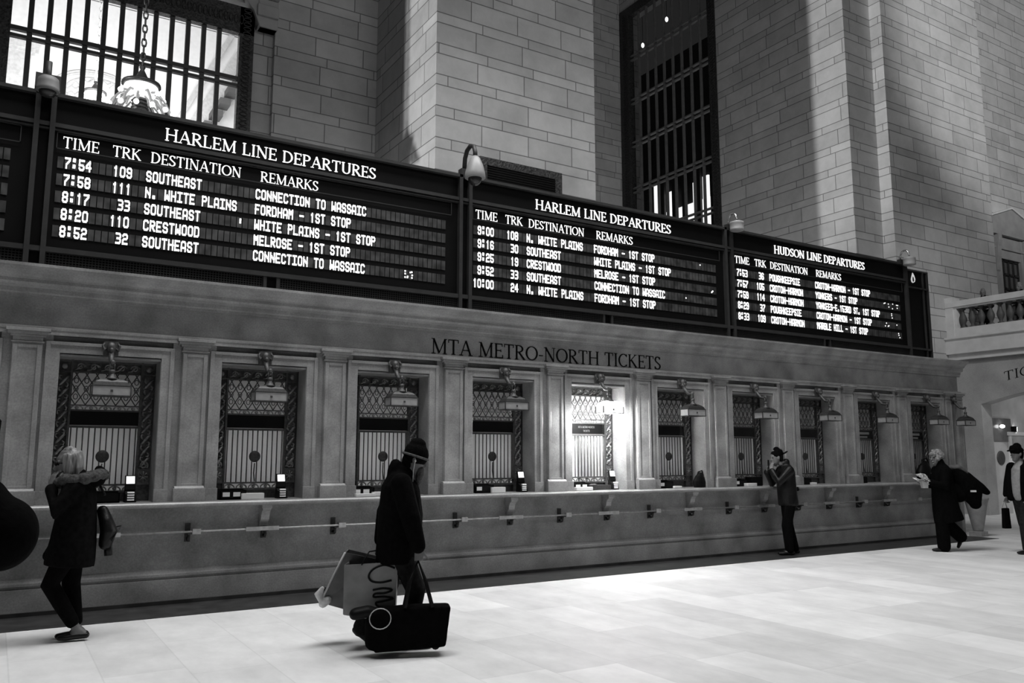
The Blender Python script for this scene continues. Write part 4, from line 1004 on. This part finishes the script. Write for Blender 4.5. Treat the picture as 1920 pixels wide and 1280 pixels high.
b.limb([(.18,-.16,.80,.035),(.20,-.10,.72,.05)], 8); b.limb([(-.02,-.20,.86,.06,.09),(.0,-.21,.76,.06,.09)], 8)
organic('parka', fabric('parka_cloth', .005, .4), P, b, .012, 3)
b = MB()
for i in range(14):
    a = i*2*PI/14; random.seed(i); b.ball((-.03+.17*math.cos(a), .195*math.sin(a), 1.405-.03*math.cos(a)+random.uniform(-.012,.012)), (.070,.070,.055), 10, 7)
organic('fur_collar', FUR, P, b, .012, 1)
b = MB(); b.limb([(-.09,0,1.36,.13,.06),(-.17,0,1.40,.15,.07),(-.20,0,1.45,.12,.06),(-.17,0,1.48,.08,.04)], 14); organic('hood', BLACKC, P, b, .012, 3)
b = MB(); cc = J['head']
b.limb([(*f(-.01,0,.118), .045, .06), (*f(-.02,0,.085), .085, .100), (*f(-.035,0,.03), .096, .098), (*f(-.055,0,-.04), .098, .078), (*f(-.06,0,-.10), .092, .066), (*f(-.055,0,-.14), .078, .05)], 16)
for sy in (-1, 1): b.limb([(*f(.02,sy*.070,.080), .026, .03), (*f(.01,sy*.086,.0), .018, .045), (*f(.0,sy*.088,-.08), .018, .045), (*f(-.01,sy*.08,-.13), .016, .035)], 8)
organic('hair', HAIRB, P, b, .009, 2)
b = MB()
for sy in (-1, 1): b.ball(f(.098, sy*.034, .012), (.010,.028,.020), 10, 6); b.ring([f(.095,sy*.06,.016), f(.0,sy*.088,.012)], .004, 5)
b.build('sunglasses', BLK, P)
b = MB(); b.limb([(.11,.02,1.40,.07,.05),(.12,-.02,1.45,.055,.04)], 10); organic('scarf', mat('pale_scarf', .55, .9, .3, 30), P, b, .01, 2)
t = thing('shoulder_bag', 'black shoulder bag hanging behind the woman in the parka', 'bag', (.63, 8.53, -.05), math.radians(171))
b = MB(); b.limb([(-.24,-.02,1.16,.05,.05),(-.27,-.02,1.08,.10,.06),(-.30,-.02,.98,.12,.075),(-.28,-.02,.87,.10,.06)], 12); organic('body', LEATH, t, b, .012, 3)
b = MB(); b.ring([(-.22,-.12,.98),(-.40,-.03,1.02),(-.33,.08,.9)], .006, 5); b.ring([(-.30,-.02,.87),(-.31,-.02,.76)], .035, 8); b.build('tassel', LEATH, t)
b = MB(); b.ring([(-.25,-.02,1.3),(-.16,-.12,1.46),(.0,-.17,1.44)], .012, 6); b.build('strap', LEATH, t)

# 2. man in a beanie walking to the right with bags
MA = math.radians(-22)
J = dict(head=(.12,0,1.575), neck=(.02,0,1.44), chest=(0,0,1.27), hip=(-.02,0,.90), shl=(.01,.19,1.385), shr=(.01,-.19,1.385), ell=(-.12,.25,1.10), elr=(.08,-.25,1.09), wrl=(-.16,.24,.84), wrr=(.15,-.24,.83),
 hpl=(-.02,.095,.86), hpr=(-.02,-.095,.86), knl=(-.09,.09,.47), knr=(.14,-.09,.48), anl=(-.30,.09,.16), anr=(.06,-.09,.09), tol=(-.22,.09,.03), hel=(-.35,.09,.13), tor=(.24,-.09,.03), her=(.01,-.09,.035))
P, f = person('man in a knit beanie and long black jacket with his head bowed, carrying bags', (3.02, 6.74, 0), MA, J, .007, pitch=.30,
 hands=[dict(wrist=(-.16,.24,.84), d=(-.1,0,-1), n=(0,-1,0), t=(1,0,0), curl=1.1), dict(wrist=(.15,-.24,.83), d=(.05,0,-1), n=(0,1,0), t=(1,0,0), curl=1.1)])
trousers(P, J, DENIM, .105, .088, .078)
shoes(P, J, LEATHSHOE)
b = MB()
b.limb([(.03,0,1.47,.075,.085),(.0,0,1.42,.17,.11),(-.02,0,1.34,.22,.145),(-.02,0,1.15,.22,.165),(-.02,0,.95,.22,.175),(-.02,0,.82,.22,.18),(-.02,0,.745,.22,.18),(-.02,0,.70,.22,.18)], 20, flat=True)
b.limb([(.04,0,1.30,.18,.13),(.07,0,1.1,.17,.13),(.06,0,.9,.17,.13)], 14)
b.limb([(0,.20,1.37,.095),(-.12,.27,1.10,.082),(-.155,.25,.87,.062)], 12); b.limb([(0,-.20,1.37,.095),(.08,-.27,1.09,.085),(.145,-.25,.86,.066)], 12)
b.limb([(-.035,0,1.43,.10,.09),(-.05,0,1.50,.085,.065),(-.045,0,1.53,.075,.05)], 12)
organic('jacket', BLACKC, P, b, .012, 3)
b = MB(); b.limb([(*f(-.012,0,.128), .062, .075), (*f(-.01,0,.105), .080, .096), (*f(-.008,0,.075), .090, .107), (*f(.0,0,.045), .093, .112), (*f(.0,0,.03), .093, .112)], 18); organic('beanie', fabric('knit_wool', .005, .5, 70), P, b, .009, 2)
b = MB(); b.ring([f(.115*math.cos(q*PI/12)-.002, .097*math.sin(q*PI/12), .028) for q in range(24)], .010, 6, closed=True); b.build('beanie_band', mat('pale_knit_band', .09, .9, .5, 60), P)
b = MB(); b.limb([(*f(.07,0,-.075), .06, .04), (*f(.085,0,-.12), .055, .04), (*f(.09,0,-.17), .04, .03), (*f(.085,0,-.22), .02, .018)], 12); organic('beard', mat('grey_beard', .07, .9, .4, 60, bump=.6), P, b, .009, 2)
b = MB(); b.limb([(*f(-.06,0,-.02), .075, .05), (*f(-.05,0,-.07), .07, .05)], 10); organic('hair', BLACKC, P, b, .01, 2)
b = MB(); b.ball(f(.005,-.092,-.012), (.008,.008,.012), 8, 6); b.ring([f(.005,-.094,-.02), f(.015,-.09,-.10), (.10,-.10,1.33)], .0028, 5); b.build('earphone', WHT, P)
def man(p): return tuple(Matrix.Translation((3.06,6.72,0)) @ Matrix.Rotation(MA, 4, 'Z') @ Vector(p))
t = thing('duffel_bag', 'black duffel bag held low in front of the beanie man', 'bag', (3.08, 6.775, .045), MA)
b = MB(); b.hexa([(-.24,-.47,.0),(.33,-.47,.03),(.33,-.25,.03),(-.24,-.25,.0),(-.27,-.45,.30),(.37,-.45,.345),(.37,-.27,.345),(-.27,-.27,.30)]); b.limb([(-.25,-.36,.07,.10,.07),(-.25,-.36,.22,.10,.07)], 16); b.limb([(-.2,-.36,.29,.09,.05),(.05,-.36,.325,.095,.03),(.34,-.36,.335,.08,.02)], 16, side=(0,1,0)); organic('body', fabric('duffel_cloth', .003), t, b, .014, 3)
b = MB()
for y in (-.45, -.27): b.ring([(-.0,y,.34),(.035,(y-.30)/2-.02,.54),(.107,-.295,.69),(.165,(y-.30)/2-.02,.54),(.22,y,.34)], .016, 6)
b.build('handle', BLK, t)
b = MB(); b.ring([(-.20+.085*math.cos(q*PI/10), -.485, .27+.08*math.sin(q*PI/10)) for q in range(20)], .0045, 6, closed=True); b.build('cord_loop', mat('pale_cord', .5, .6, .2, 30), t)
b = MB(); b.limb([(-.40,-.36,.29,.07,.05),(-.30,-.36,.31,.075,.05),(-.2,-.36,.28,.06,.05)], 12, side=(0,1,0)); organic('end_pocket', BLK, t, b, .014, 3)
b = MB()
for x in (-.12, .25): b.lathe([(.03,-.02),(.035,-.015),(.035,.015),(.03,.02)], (x, -.40, .035), 12, 'y')
b.build('wheel', BLK, t)
PAPER = mat('shopping_bag_paper', .22, .55, .25, 6); PAPERL = mat('pale_paper', .42, .5, .2, 8)
t = thing('shopping_bag', 'large paper shopping bag with looping dark script behind the beanie man', 'bag', (3.06, 6.72, 0), MA)
b = MB(); q = [(-.50,-.10,.30),(-.08,-.12,.22),(-.06,.10,.22),(-.46,.10,.30),(-.50,-.10,.70),(-.06,-.14,.72),(-.04,.12,.72),(-.46,.14,.70)]
for i in ((0,1,5,4),(1,2,6,5),(2,3,7,6),(3,0,4,7),(0,3,2,1)): b.quad(*[q[k] for k in i])
o = b.build('paper_body', PAPER, t); sm = o.modifiers.new('s', 'SOLIDIFY'); sm.thickness = .004
b = MB()
def onbag(u, v): return tuple(Vector(q[0])*(1-u)*(1-v)+Vector(q[1])*u*(1-v)+Vector(q[4])*(1-u)*v+Vector(q[5])*u*v+Vector((0,-.006,0)))
b.ring(smooth_path([onbag(*p) for p in ((.95,.90),(.75,.96),(.55,.90),(.46,.78),(.52,.68),(.70,.66),(.9,.70))]), .009, 6)
b.ring(smooth_path([onbag(*p) for p in ((.55,.52),(.75,.56),(.92,.54),(.78,.48),(.60,.46),(.58,.40),(.78,.42),(.95,.40),(.75,.34),(.62,.30),(.68,.24),(.9,.26))]), .009, 6)
b.build('script_mark', BLK, t)
b = MB(); b.ring([(-.36,-.13,.70),(-.30,-.06,.80),(-.17,.20,.79),(-.12,-.06,.80),(-.10,-.14,.71)], .006, 6); b.build('handle', BLK, t)
t = thing('shopping_bag', 'crumpled second shopping bag with pale edge trailing behind the beanie man', 'bag', (3.06, 6.72, 0), MA)
b = MB(); q2 = [(-.70,.16,.36),(-.36,.14,.26),(-.34,.32,.26),(-.66,.34,.36),(-.50,.10,.78),(-.16,.12,.70),(-.16,.34,.70),(-.48,.34,.78)]
for i in ((0,1,5,4),(1,2,6,5),(2,3,7,6),(3,0,4,7),(0,3,2,1)): b.quad(*[q2[k] for k in i])
o = b.build('paper_body', mat('grey_paper', .10, .5, .3, 7), t); sm = o.modifiers.new('s', 'SOLIDIFY'); sm.thickness = .004
b = MB(); b.ring([(-.705,.15,.36),(-.505,.09,.78)], .010, 6); b.build('edge', PAPERL, t)
b = MB(); b.limb([(-.69,.16,.38,.04,.035),(-.72,.15,.43,.04,.04),(-.69,.13,.48,.02,.02)], 10); b.limb([(-.68,.16,.35,.04,.04),(-.64,.15,.38,.035,.035)], 10); organic('tissue', mat('white_tissue', .6, .6, .3, 20, bump=.6), t, b, .012, 1)

# 3. man in leather jacket at the counter
J = dict(head=(.14,0,1.575), neck=(.03,0,1.44), chest=(0,0,1.27), hip=(-.02,0,.90), shl=(.02,.18,1.38), shr=(.02,-.18,1.38), ell=(.22,.24,1.18), elr=(.17,-.22,1.16), wrl=(.27,.10,1.38), wrr=(.28,-.10,1.36),
 hpl=(-.02,.09,.86), hpr=(-.02,-.09,.86), knl=(.06,.10,.47), knr=(-.04,-.10,.47), anl=(.03,.10,.09), anr=(-.13,-.11,.09), tol=(.19,.11,.03), hel=(-.02,.10,.035), tor=(.02,-.14,.03), her=(-.18,-.11,.035))
P, f = person('man in a black leather jacket and cap standing at the counter', (11.22, 9.50, .006), math.radians(150), J, .008, pitch=.15,
 hands=[dict(wrist=(.27,.10,1.38), d=(-.15,-.2,1), n=(-.8,-.5,0), t=(.4,-.8,0), curl=.6), dict(wrist=(.28,-.10,1.36), d=(-.1,.2,1), n=(-.8,.5,0), t=(.4,.8,0), curl=.6)])
trousers(P, J, BLACKC, .10, .082, .072); shoes(P, J, LEATHSHOE)
b = MB()
b.limb([(.03,0,1.46,.07,.075),(.01,0,1.42,.15,.10),(0,0,1.34,.21,.14),(0,0,1.15,.20,.15),(-.01,0,.95,.19,.155),(-.02,0,.83,.195,.16),(-.02,0,.79,.19,.155)], 20, flat=True)
b.limb([(.01,.19,1.36,.085),(.22,.26,1.17,.075),(.27,.12,1.35,.055)], 12); b.limb([(.01,-.19,1.36,.085),(.17,-.25,1.15,.078),(.27,-.12,1.33,.058)], 12)
b.limb([(.0,0,1.44,.085,.075),(-.01,0,1.50,.075,.06)], 12)
organic('leather_jacket', LEATH, P, b, .010, 2)
b = MB(); b.limb([(*f(-.015,0,.135), .045, .055), (*f(-.02,0,.11), .08, .092), (*f(-.018,0,.07), .09, .104), (*f(-.016,0,.055), .09, .104)], 16); b.limb([(*f(-.09,0,.05), .06, .012), (*f(-.15,0,.055), .06, .010), (*f(-.19,0,.075), .045, .009)], 12, side=(0,1,0)); organic('cap', BLACKC, P, b, .008, 2)
b = MB(); b.limb([(*f(-.05,0,.02), .082, .06), (*f(-.05,0,-.04), .075, .05)], 12); organic('hair', DARKC, P, b, .01, 2)
o = MB().box(-.035, .035, -.075, .075, -.006, .006).build('mobile_phone', BLK, None, .004); o.location = Matrix.Translation((11.22,9.5,0)) @ Matrix.Rotation(math.radians(150),4,'Z') @ Vector((.285,0,1.47)); o.rotation_euler = (PI/2, 0, math.radians(60)); tag(o, 'dark phone held up to the face of the man in leather', 'phone')
t = thing('rolled_newspaper', 'rolled dark newspaper under the arm of the man in leather', 'newspaper', (11.22, 9.5, 0), math.radians(150))
b = MB(); b.ring([(.02,-.27,.98),(-.20,-.27,1.03),(-.30,-.27,1.06)], .035, 12); b.build('roll', DARKC, t); MB().ring([(-.29,-.27,1.057),(-.315,-.27,1.063)], .03, 10).build('pale_end', MATS['grey_paper'], t)

# 4. woman with papers walking to the left
WA = math.radians(143)
J = dict(head=(.07,0,1.575), neck=(.02,0,1.44), chest=(0,0,1.27), hip=(0,0,.92), shl=(.01,.17,1.37), shr=(.01,-.17,1.37), ell=(.06,.25,1.12), elr=(.04,-.25,1.12), wrl=(.24,.14,1.16), wrr=(.26,-.10,1.12),
 hpl=(0,.09,.88), hpr=(0,-.09,.88), knl=(.08,.09,.49), knr=(-.06,-.09,.47), anl=(.07,.09,.09), anr=(-.28,-.09,.24), tol=(.23,.09,.03), hel=(.02,.09,.035), tor=(-.24,-.09,.08), her=(-.32,-.09,.26))
P, f = person('woman with curly pale hair in a long black coat, holding white papers', (13.93, 8.45, 0), WA, J, .008, pitch=.05, yaw=.45,
 hands=[dict(wrist=(.24,.14,1.16), d=(.5,-.8,.15), n=(0,.2,1), t=(.8,.5,0), curl=.5), dict(wrist=(.26,-.10,1.12), d=(.6,.8,.2), n=(0,-.2,1), t=(.8,-.5,0), curl=.5)])
trousers(P, J, BLACKC, .11, .11, .105); shoes(P, J, LEATHSHOE)
b = MB()
b.limb([(.02,0,1.47,.08,.08),(.0,0,1.42,.16,.11),(-.01,0,1.34,.225,.15),(-.01,0,1.15,.225,.165),(-.02,0,.92,.24,.19),(-.04,0,.70,.25,.21),(-.06,0,.60,.25,.225),(-.08,0,.50,.25,.235)], 20, flat=True)
b.limb([(0,.18,1.36,.09),(.06,.27,1.11,.085),(.22,.16,1.155,.06)], 12); b.limb([(0,-.18,1.36,.09),(.04,-.27,1.11,.085),(.23,-.13,1.11,.062)], 12)
b.limb([(.01,0,1.44,.10,.09),(.015,0,1.50,.085,.075)], 12)
organic('long_coat', BLACKC, P, b, .012, 3)
b = MB(); random.seed(7)
for i in range(95):
    th = random.uniform(0, 2*PI); ph = random.uniform(-.35, 1.4); x, y, z = -.02+.10*math.cos(ph)*math.cos(th), .092*math.cos(ph)*math.sin(th), .02+.105*math.sin(ph)
    if x > .045 and z < .055: continue
    b.ball(f(x, y, z), random.uniform(.020,.040), 8, 6)
b.limb([(*f(-.02,0,.04), .080, .085), (*f(-.03,0,-.03), .080, .065)], 12)
organic('curly_hair', HAIRG, P, b, .008, 0)
t = thing('paper_sheaf', 'crumpled white papers in the hands of the woman in the long coat', 'papers', (13.93, 8.45, 0), WA)
for i, (dy, dz, tw_, tl) in enumerate(((0,.0,.25,.5),(.05,.035,-.2,.75),(-.05,.02,.5,.3),(.02,.06,-.5,.95),(-.03,.075,.15,.62))):
    b = MB(); M_ = Matrix.Translation((.30,dy,1.16+dz)) @ Matrix.Rotation(tw_, 4, 'Z') @ Matrix.Rotation(-tl, 4, 'Y')
    n = 5
    def sh(u, v): return M_ @ Vector(((u-.5)*.20, (v-.5)*.26, .018*math.sin(u*7+v*5+i)+.02*(v-.5)**2*4))
    for p in range(n):
        for q_ in range(n): b.quad(sh(p/n,q_/n), sh((p+1)/n,q_/n), sh((p+1)/n,(q_+1)/n), sh(p/n,(q_+1)/n), True)
    o = b.build('sheet', WHT, t); md = o.modifiers.new('s', 'SOLIDIFY'); md.thickness = .003
b = MB(); b.hexa([(.26,-.02,1.06),(.34,-.02,1.06),(.34,.08,1.06),(.26,.08,1.06),(.26,-.04,1.18),(.36,-.04,1.18),(.36,.10,1.18),(.26,.10,1.18)]); b.build('card', PAPERL, t)
t = thing('travel_bag', 'bulky black travel bag slung behind the woman with papers', 'bag', (13.93, 8.45, 0), math.radians(152))
b = MB(); b.limb([(-.22,.02,1.36,.10,.06),(-.30,.02,1.26,.16,.13),(-.42,.02,1.10,.18,.20),(-.52,.02,.95,.16,.18),(-.56,.02,.80,.10,.10)], 16); b.limb([(-.42,.02,1.25,.10,.10),(-.66,.02,1.07,.12,.08),(-.78,.02,.99,.07,.05)], 14); b.limb([(-.1,.02,1.05,.1,.12),(-.3,.02,.95,.12,.14)], 12); organic('body', BLACKC, t, b, .014, 3)
b = MB(); b.limb([(-.18,0,1.41,.11,.04),(-.28,.0,1.42,.13,.05),(-.38,0,1.35,.12,.045),(-.46,0,1.27,.08,.03)], 12); organic('flap', mat('worn_leather_flap', .10, .5, .3, 14), t, b, .012, 2)
b = MB(); b.ring([(-.22,-.10,1.36),(-.02,-.16,1.45),(.10,-.14,1.30)], .016, 6); b.build('strap', LEATH, t); b = MB(); b.box(-.47,-.38,.19,.215,1.0,1.03); b.build('buckle', WHT, t)

# 5. man in a flat cap at the right edge
RA = math.radians(160)
J = dict(head=(.06,0,1.645), neck=(.0,0,1.50), chest=(0,0,1.32), hip=(0,0,.95), shl=(0,.19,1.44), shr=(0,-.19,1.44), ell=(.04,.24,1.15), elr=(.02,-.25,1.15), wrl=(.12,.24,.93), wrr=(.10,-.25,.92),
 hpl=(0,.095,.91), hpr=(0,-.095,.91), knl=(.10,.095,.50), knr=(-.06,-.095,.49), anl=(.08,.095,.09), anr=(-.2,-.095,.12), tol=(.25,.10,.03), hel=(.03,.095,.035), tor=(-.08,-.095,.03), her=(-.26,-.095,.08))
P, f = person('man in a flat cap and dark open jacket over a pale shirt, walking', (14.75, 7.54, 0), RA, J, .008,
 hands=[dict(wrist=(.12,.24,.93), d=(.1,0,-1), n=(0,-1,0), t=(1,0,0), curl=.6), dict(wrist=(.10,-.25,.92), d=(.05,0,-1), n=(0,1,0), t=(1,0,0), curl=1.0)])
trousers(P, J, fabric('blue_jeans', .02), .105, .088, .08); shoes(P, J, LEATHSHOE)
b = MB()
b.limb([(-.05,0,1.49,.13,.06),(-.03,0,1.42,.225,.13),(-.03,0,1.2,.215,.13),(-.03,0,1.0,.21,.14),(-.03,0,.88,.205,.145)], 18, flat=True)
for sy in (-1, 1): b.limb([(.05,sy*.13,1.42,.07,.06),(.09,sy*.15,1.2,.075,.06),(.10,sy*.15,.98,.075,.06),(.10,sy*.15,.90,.07,.05)], 12)
b.limb([(0,.20,1.42,.085),(.04,.26,1.15,.075),(.11,.25,.97,.055)], 12); b.limb([(0,-.20,1.42,.085),(.02,-.27,1.15,.078),(.09,-.26,.96,.056)], 12)
organic('jacket', BLACKC, P, b, .011, 3)
b = MB(); b.limb([(.02,0,1.48,.07,.07),(.04,0,1.38,.13,.10),(.05,0,1.2,.14,.10),(.04,0,1.0,.14,.11),(.03,0,.94,.13,.11)], 16); organic('shirt', mat('pale_shirt', .3, .9, .15, 20), P, b, .012, 3)
b = MB(); b.limb([(*f(-.02,0,.125), .06, .07), (*f(-.01,0,.10), .095, .115), (*f(0,0,.065), .10, .118), (*f(.0,0,.055), .095, .112)], 16); b.limb([(*f(.08,0,.06), .07, .014), (*f(.13,0,.055), .065, .011), (*f(.155,0,.045), .05, .009)], 12, side=(0,1,0)); organic('flat_cap', BLACKC, P, b, .009, 2)
b = MB(); b.limb([(*f(-.05,0,.02), .084, .06), (*f(-.05,0,-.05), .075, .05)], 12); organic('hair', DARKC, P, b, .01, 2)
t = thing('carrier_bag', 'small black carrier bag hanging from the hand of the flat-capped man', 'bag', (14.75, 7.54, .03), RA)
b = MB(); b.hexa([(.07,-.30,.36),(.20,-.30,.36),(.20,-.22,.36),(.07,-.22,.36),(.08,-.29,.70),(.19,-.29,.70),(.19,-.23,.70),(.08,-.23,.70)]); b.build('bag_body', BLACKC, t, .01)
b = MB(); b.ring([(.10,-.26,.70),(.12,-.26,.78),(.14,-.26,.83),(.17,-.26,.78),(.20,-.26,.70)], .008, 6); b.build('handle', PAPERL, t)

# 6. person at the left edge with a round backpack
LA = math.radians(172)
J = dict(head=(-.03,0,1.70), neck=(-.02,0,1.54), chest=(0,0,1.30), hip=(0,0,.93), shl=(0,.18,1.41), shr=(0,-.18,1.41), ell=(.02,.25,1.13), elr=(.05,-.25,1.12), wrl=(.15,.24,.95), wrr=(.18,-.23,.98),
 hpl=(0,.095,.89), hpr=(0,-.095,.89), knl=(.1,.095,.49), knr=(-.06,-.095,.48), anl=(.08,.095,.09), anr=(-.2,-.095,.12), tol=(.25,.10,.03), hel=(.03,.095,.035), tor=(-.08,-.095,.03), her=(-.26,-.095,.08))
P, f = person('person in black at the picture edge wearing a big round backpack', (-.135, 5.0, 0), LA, J, .010,
 hands=[dict(wrist=(.15,.24,.95), d=(.3,0,-1), n=(0,-1,0), t=(1,0,0), curl=.6), dict(wrist=(.18,-.23,.98), d=(.3,0,-1), n=(0,1,0), t=(1,0,0), curl=.6)])
trousers(P, J, BLACKC); shoes(P, J, LEATHSHOE)
b = MB(); b.limb([(-.02,0,1.57,.075,.075),(-.01,0,1.50,.12,.09),(0,0,1.42,.20,.12),(0,0,1.1,.20,.14),(0,0,.85,.20,.155)], 18)
b.limb([(0,.19,1.39,.085),(.02,.26,1.13,.078),(.13,.24,.99,.056)], 12); b.limb([(0,-.19,1.39,.085),(.05,-.26,1.12,.078),(.16,-.23,1.0,.056)], 12); organic('jacket', BLACKC, P, b, .012, 3)
b = MB(); b.limb([(*f(-.01,0,.115), .06, .075), (*f(-.02,0,.06), .09, .105), (*f(-.035,0,-.01), .09, .085), (*f(-.045,0,-.06), .078, .06)], 14); organic('hair', BLACKC, P, b, .01, 2)
t = thing('round_backpack', 'big rounded black backpack bulging at the picture edge', 'bag', (-.18, 5.0, .24), LA); t.scale = (.93, .93, .93)
b = MB(); b.limb([(-.13,0,1.33,.08,.05),(-.17,0,1.28,.14,.08),(-.21,0,1.20,.16,.10),(-.23,0,1.1,.16,.12)], 24); b.ball((-.25,0,1.05), (.185,.2,.20), 40, 24); organic('body', fabric('backpack_cloth', .003), t, b, .014, 14)
b = MB()
for sy in (-.1, .1): b.ring([(-.14,sy,1.29),(-.02,sy,1.35),(.10,sy,1.27),(.135,sy,1.10),(.05,sy*1.6,.95),(-.12,sy,.90)], .018, 6)
b.build('strap', BLACKC, t)

# 7. two people on the balcony behind the balustrade
for (x, y, a, lab, hm) in ((24.4, 13.13, 200, 'person with pale hair behind the balcony balustrade near its end pier', HAIRB), (24.4, 12.08, 170, 'person with grey hair behind the balcony balustrade at the picture edge', HAIRG)):
    J = dict(head=(.05,0,1.56), neck=(.01,0,1.43), chest=(0,0,1.26), hip=(0,0,.90), shl=(0,.17,1.37), shr=(0,-.17,1.37), ell=(.04,.23,1.10), elr=(.04,-.23,1.10), wrl=(.16,.16,1.0), wrr=(.16,-.16,1.0),
     hpl=(0,.09,.86), hpr=(0,-.09,.86), knl=(.02,.09,.48), knr=(.0,-.09,.48), anl=(0,.09,.09), anr=(0,-.09,.09), tol=(.16,.10,.03), hel=(-.04,.09,.035), tor=(.16,-.10,.03), her=(-.04,-.09,.035))
    P, f = person(lab, (x, y, 4.98), math.radians(a), J, .012, hands=[dict(wrist=(.16,.16,1.0), d=(1,-.3,0), n=(0,0,-1), t=(0,-1,0)), dict(wrist=(.16,-.16,1.0), d=(1,.3,0), n=(0,0,-1), t=(0,1,0))])
    P.scale = (.88, .88, .88); trousers(P, J, BLACKC); shoes(P, J, LEATHSHOE)
    b = MB(); b.limb([(.01,0,1.45,.08,.08),(.0,0,1.38,.18,.11),(0,0,1.1,.19,.13),(0,0,.80,.19,.14)], 16)
    b.limb([(0,.18,1.35,.08),(.04,.24,1.10,.07),(.14,.17,1.0,.05)], 10); b.limb([(0,-.18,1.35,.08),(.04,-.24,1.10,.07),(.14,-.17,1.0,.05)], 10); organic('coat', DARKC, P, b, .014, 3)
    b = MB(); b.limb([(*f(-.01,0,.115), .06, .075), (*f(-.02,0,.06), .09, .105), (*f(-.035,0,-.01), .09, .085), (*f(-.045,0,-.06), .078, .06)], 14); organic('hair', hm, P, b, .012, 2)
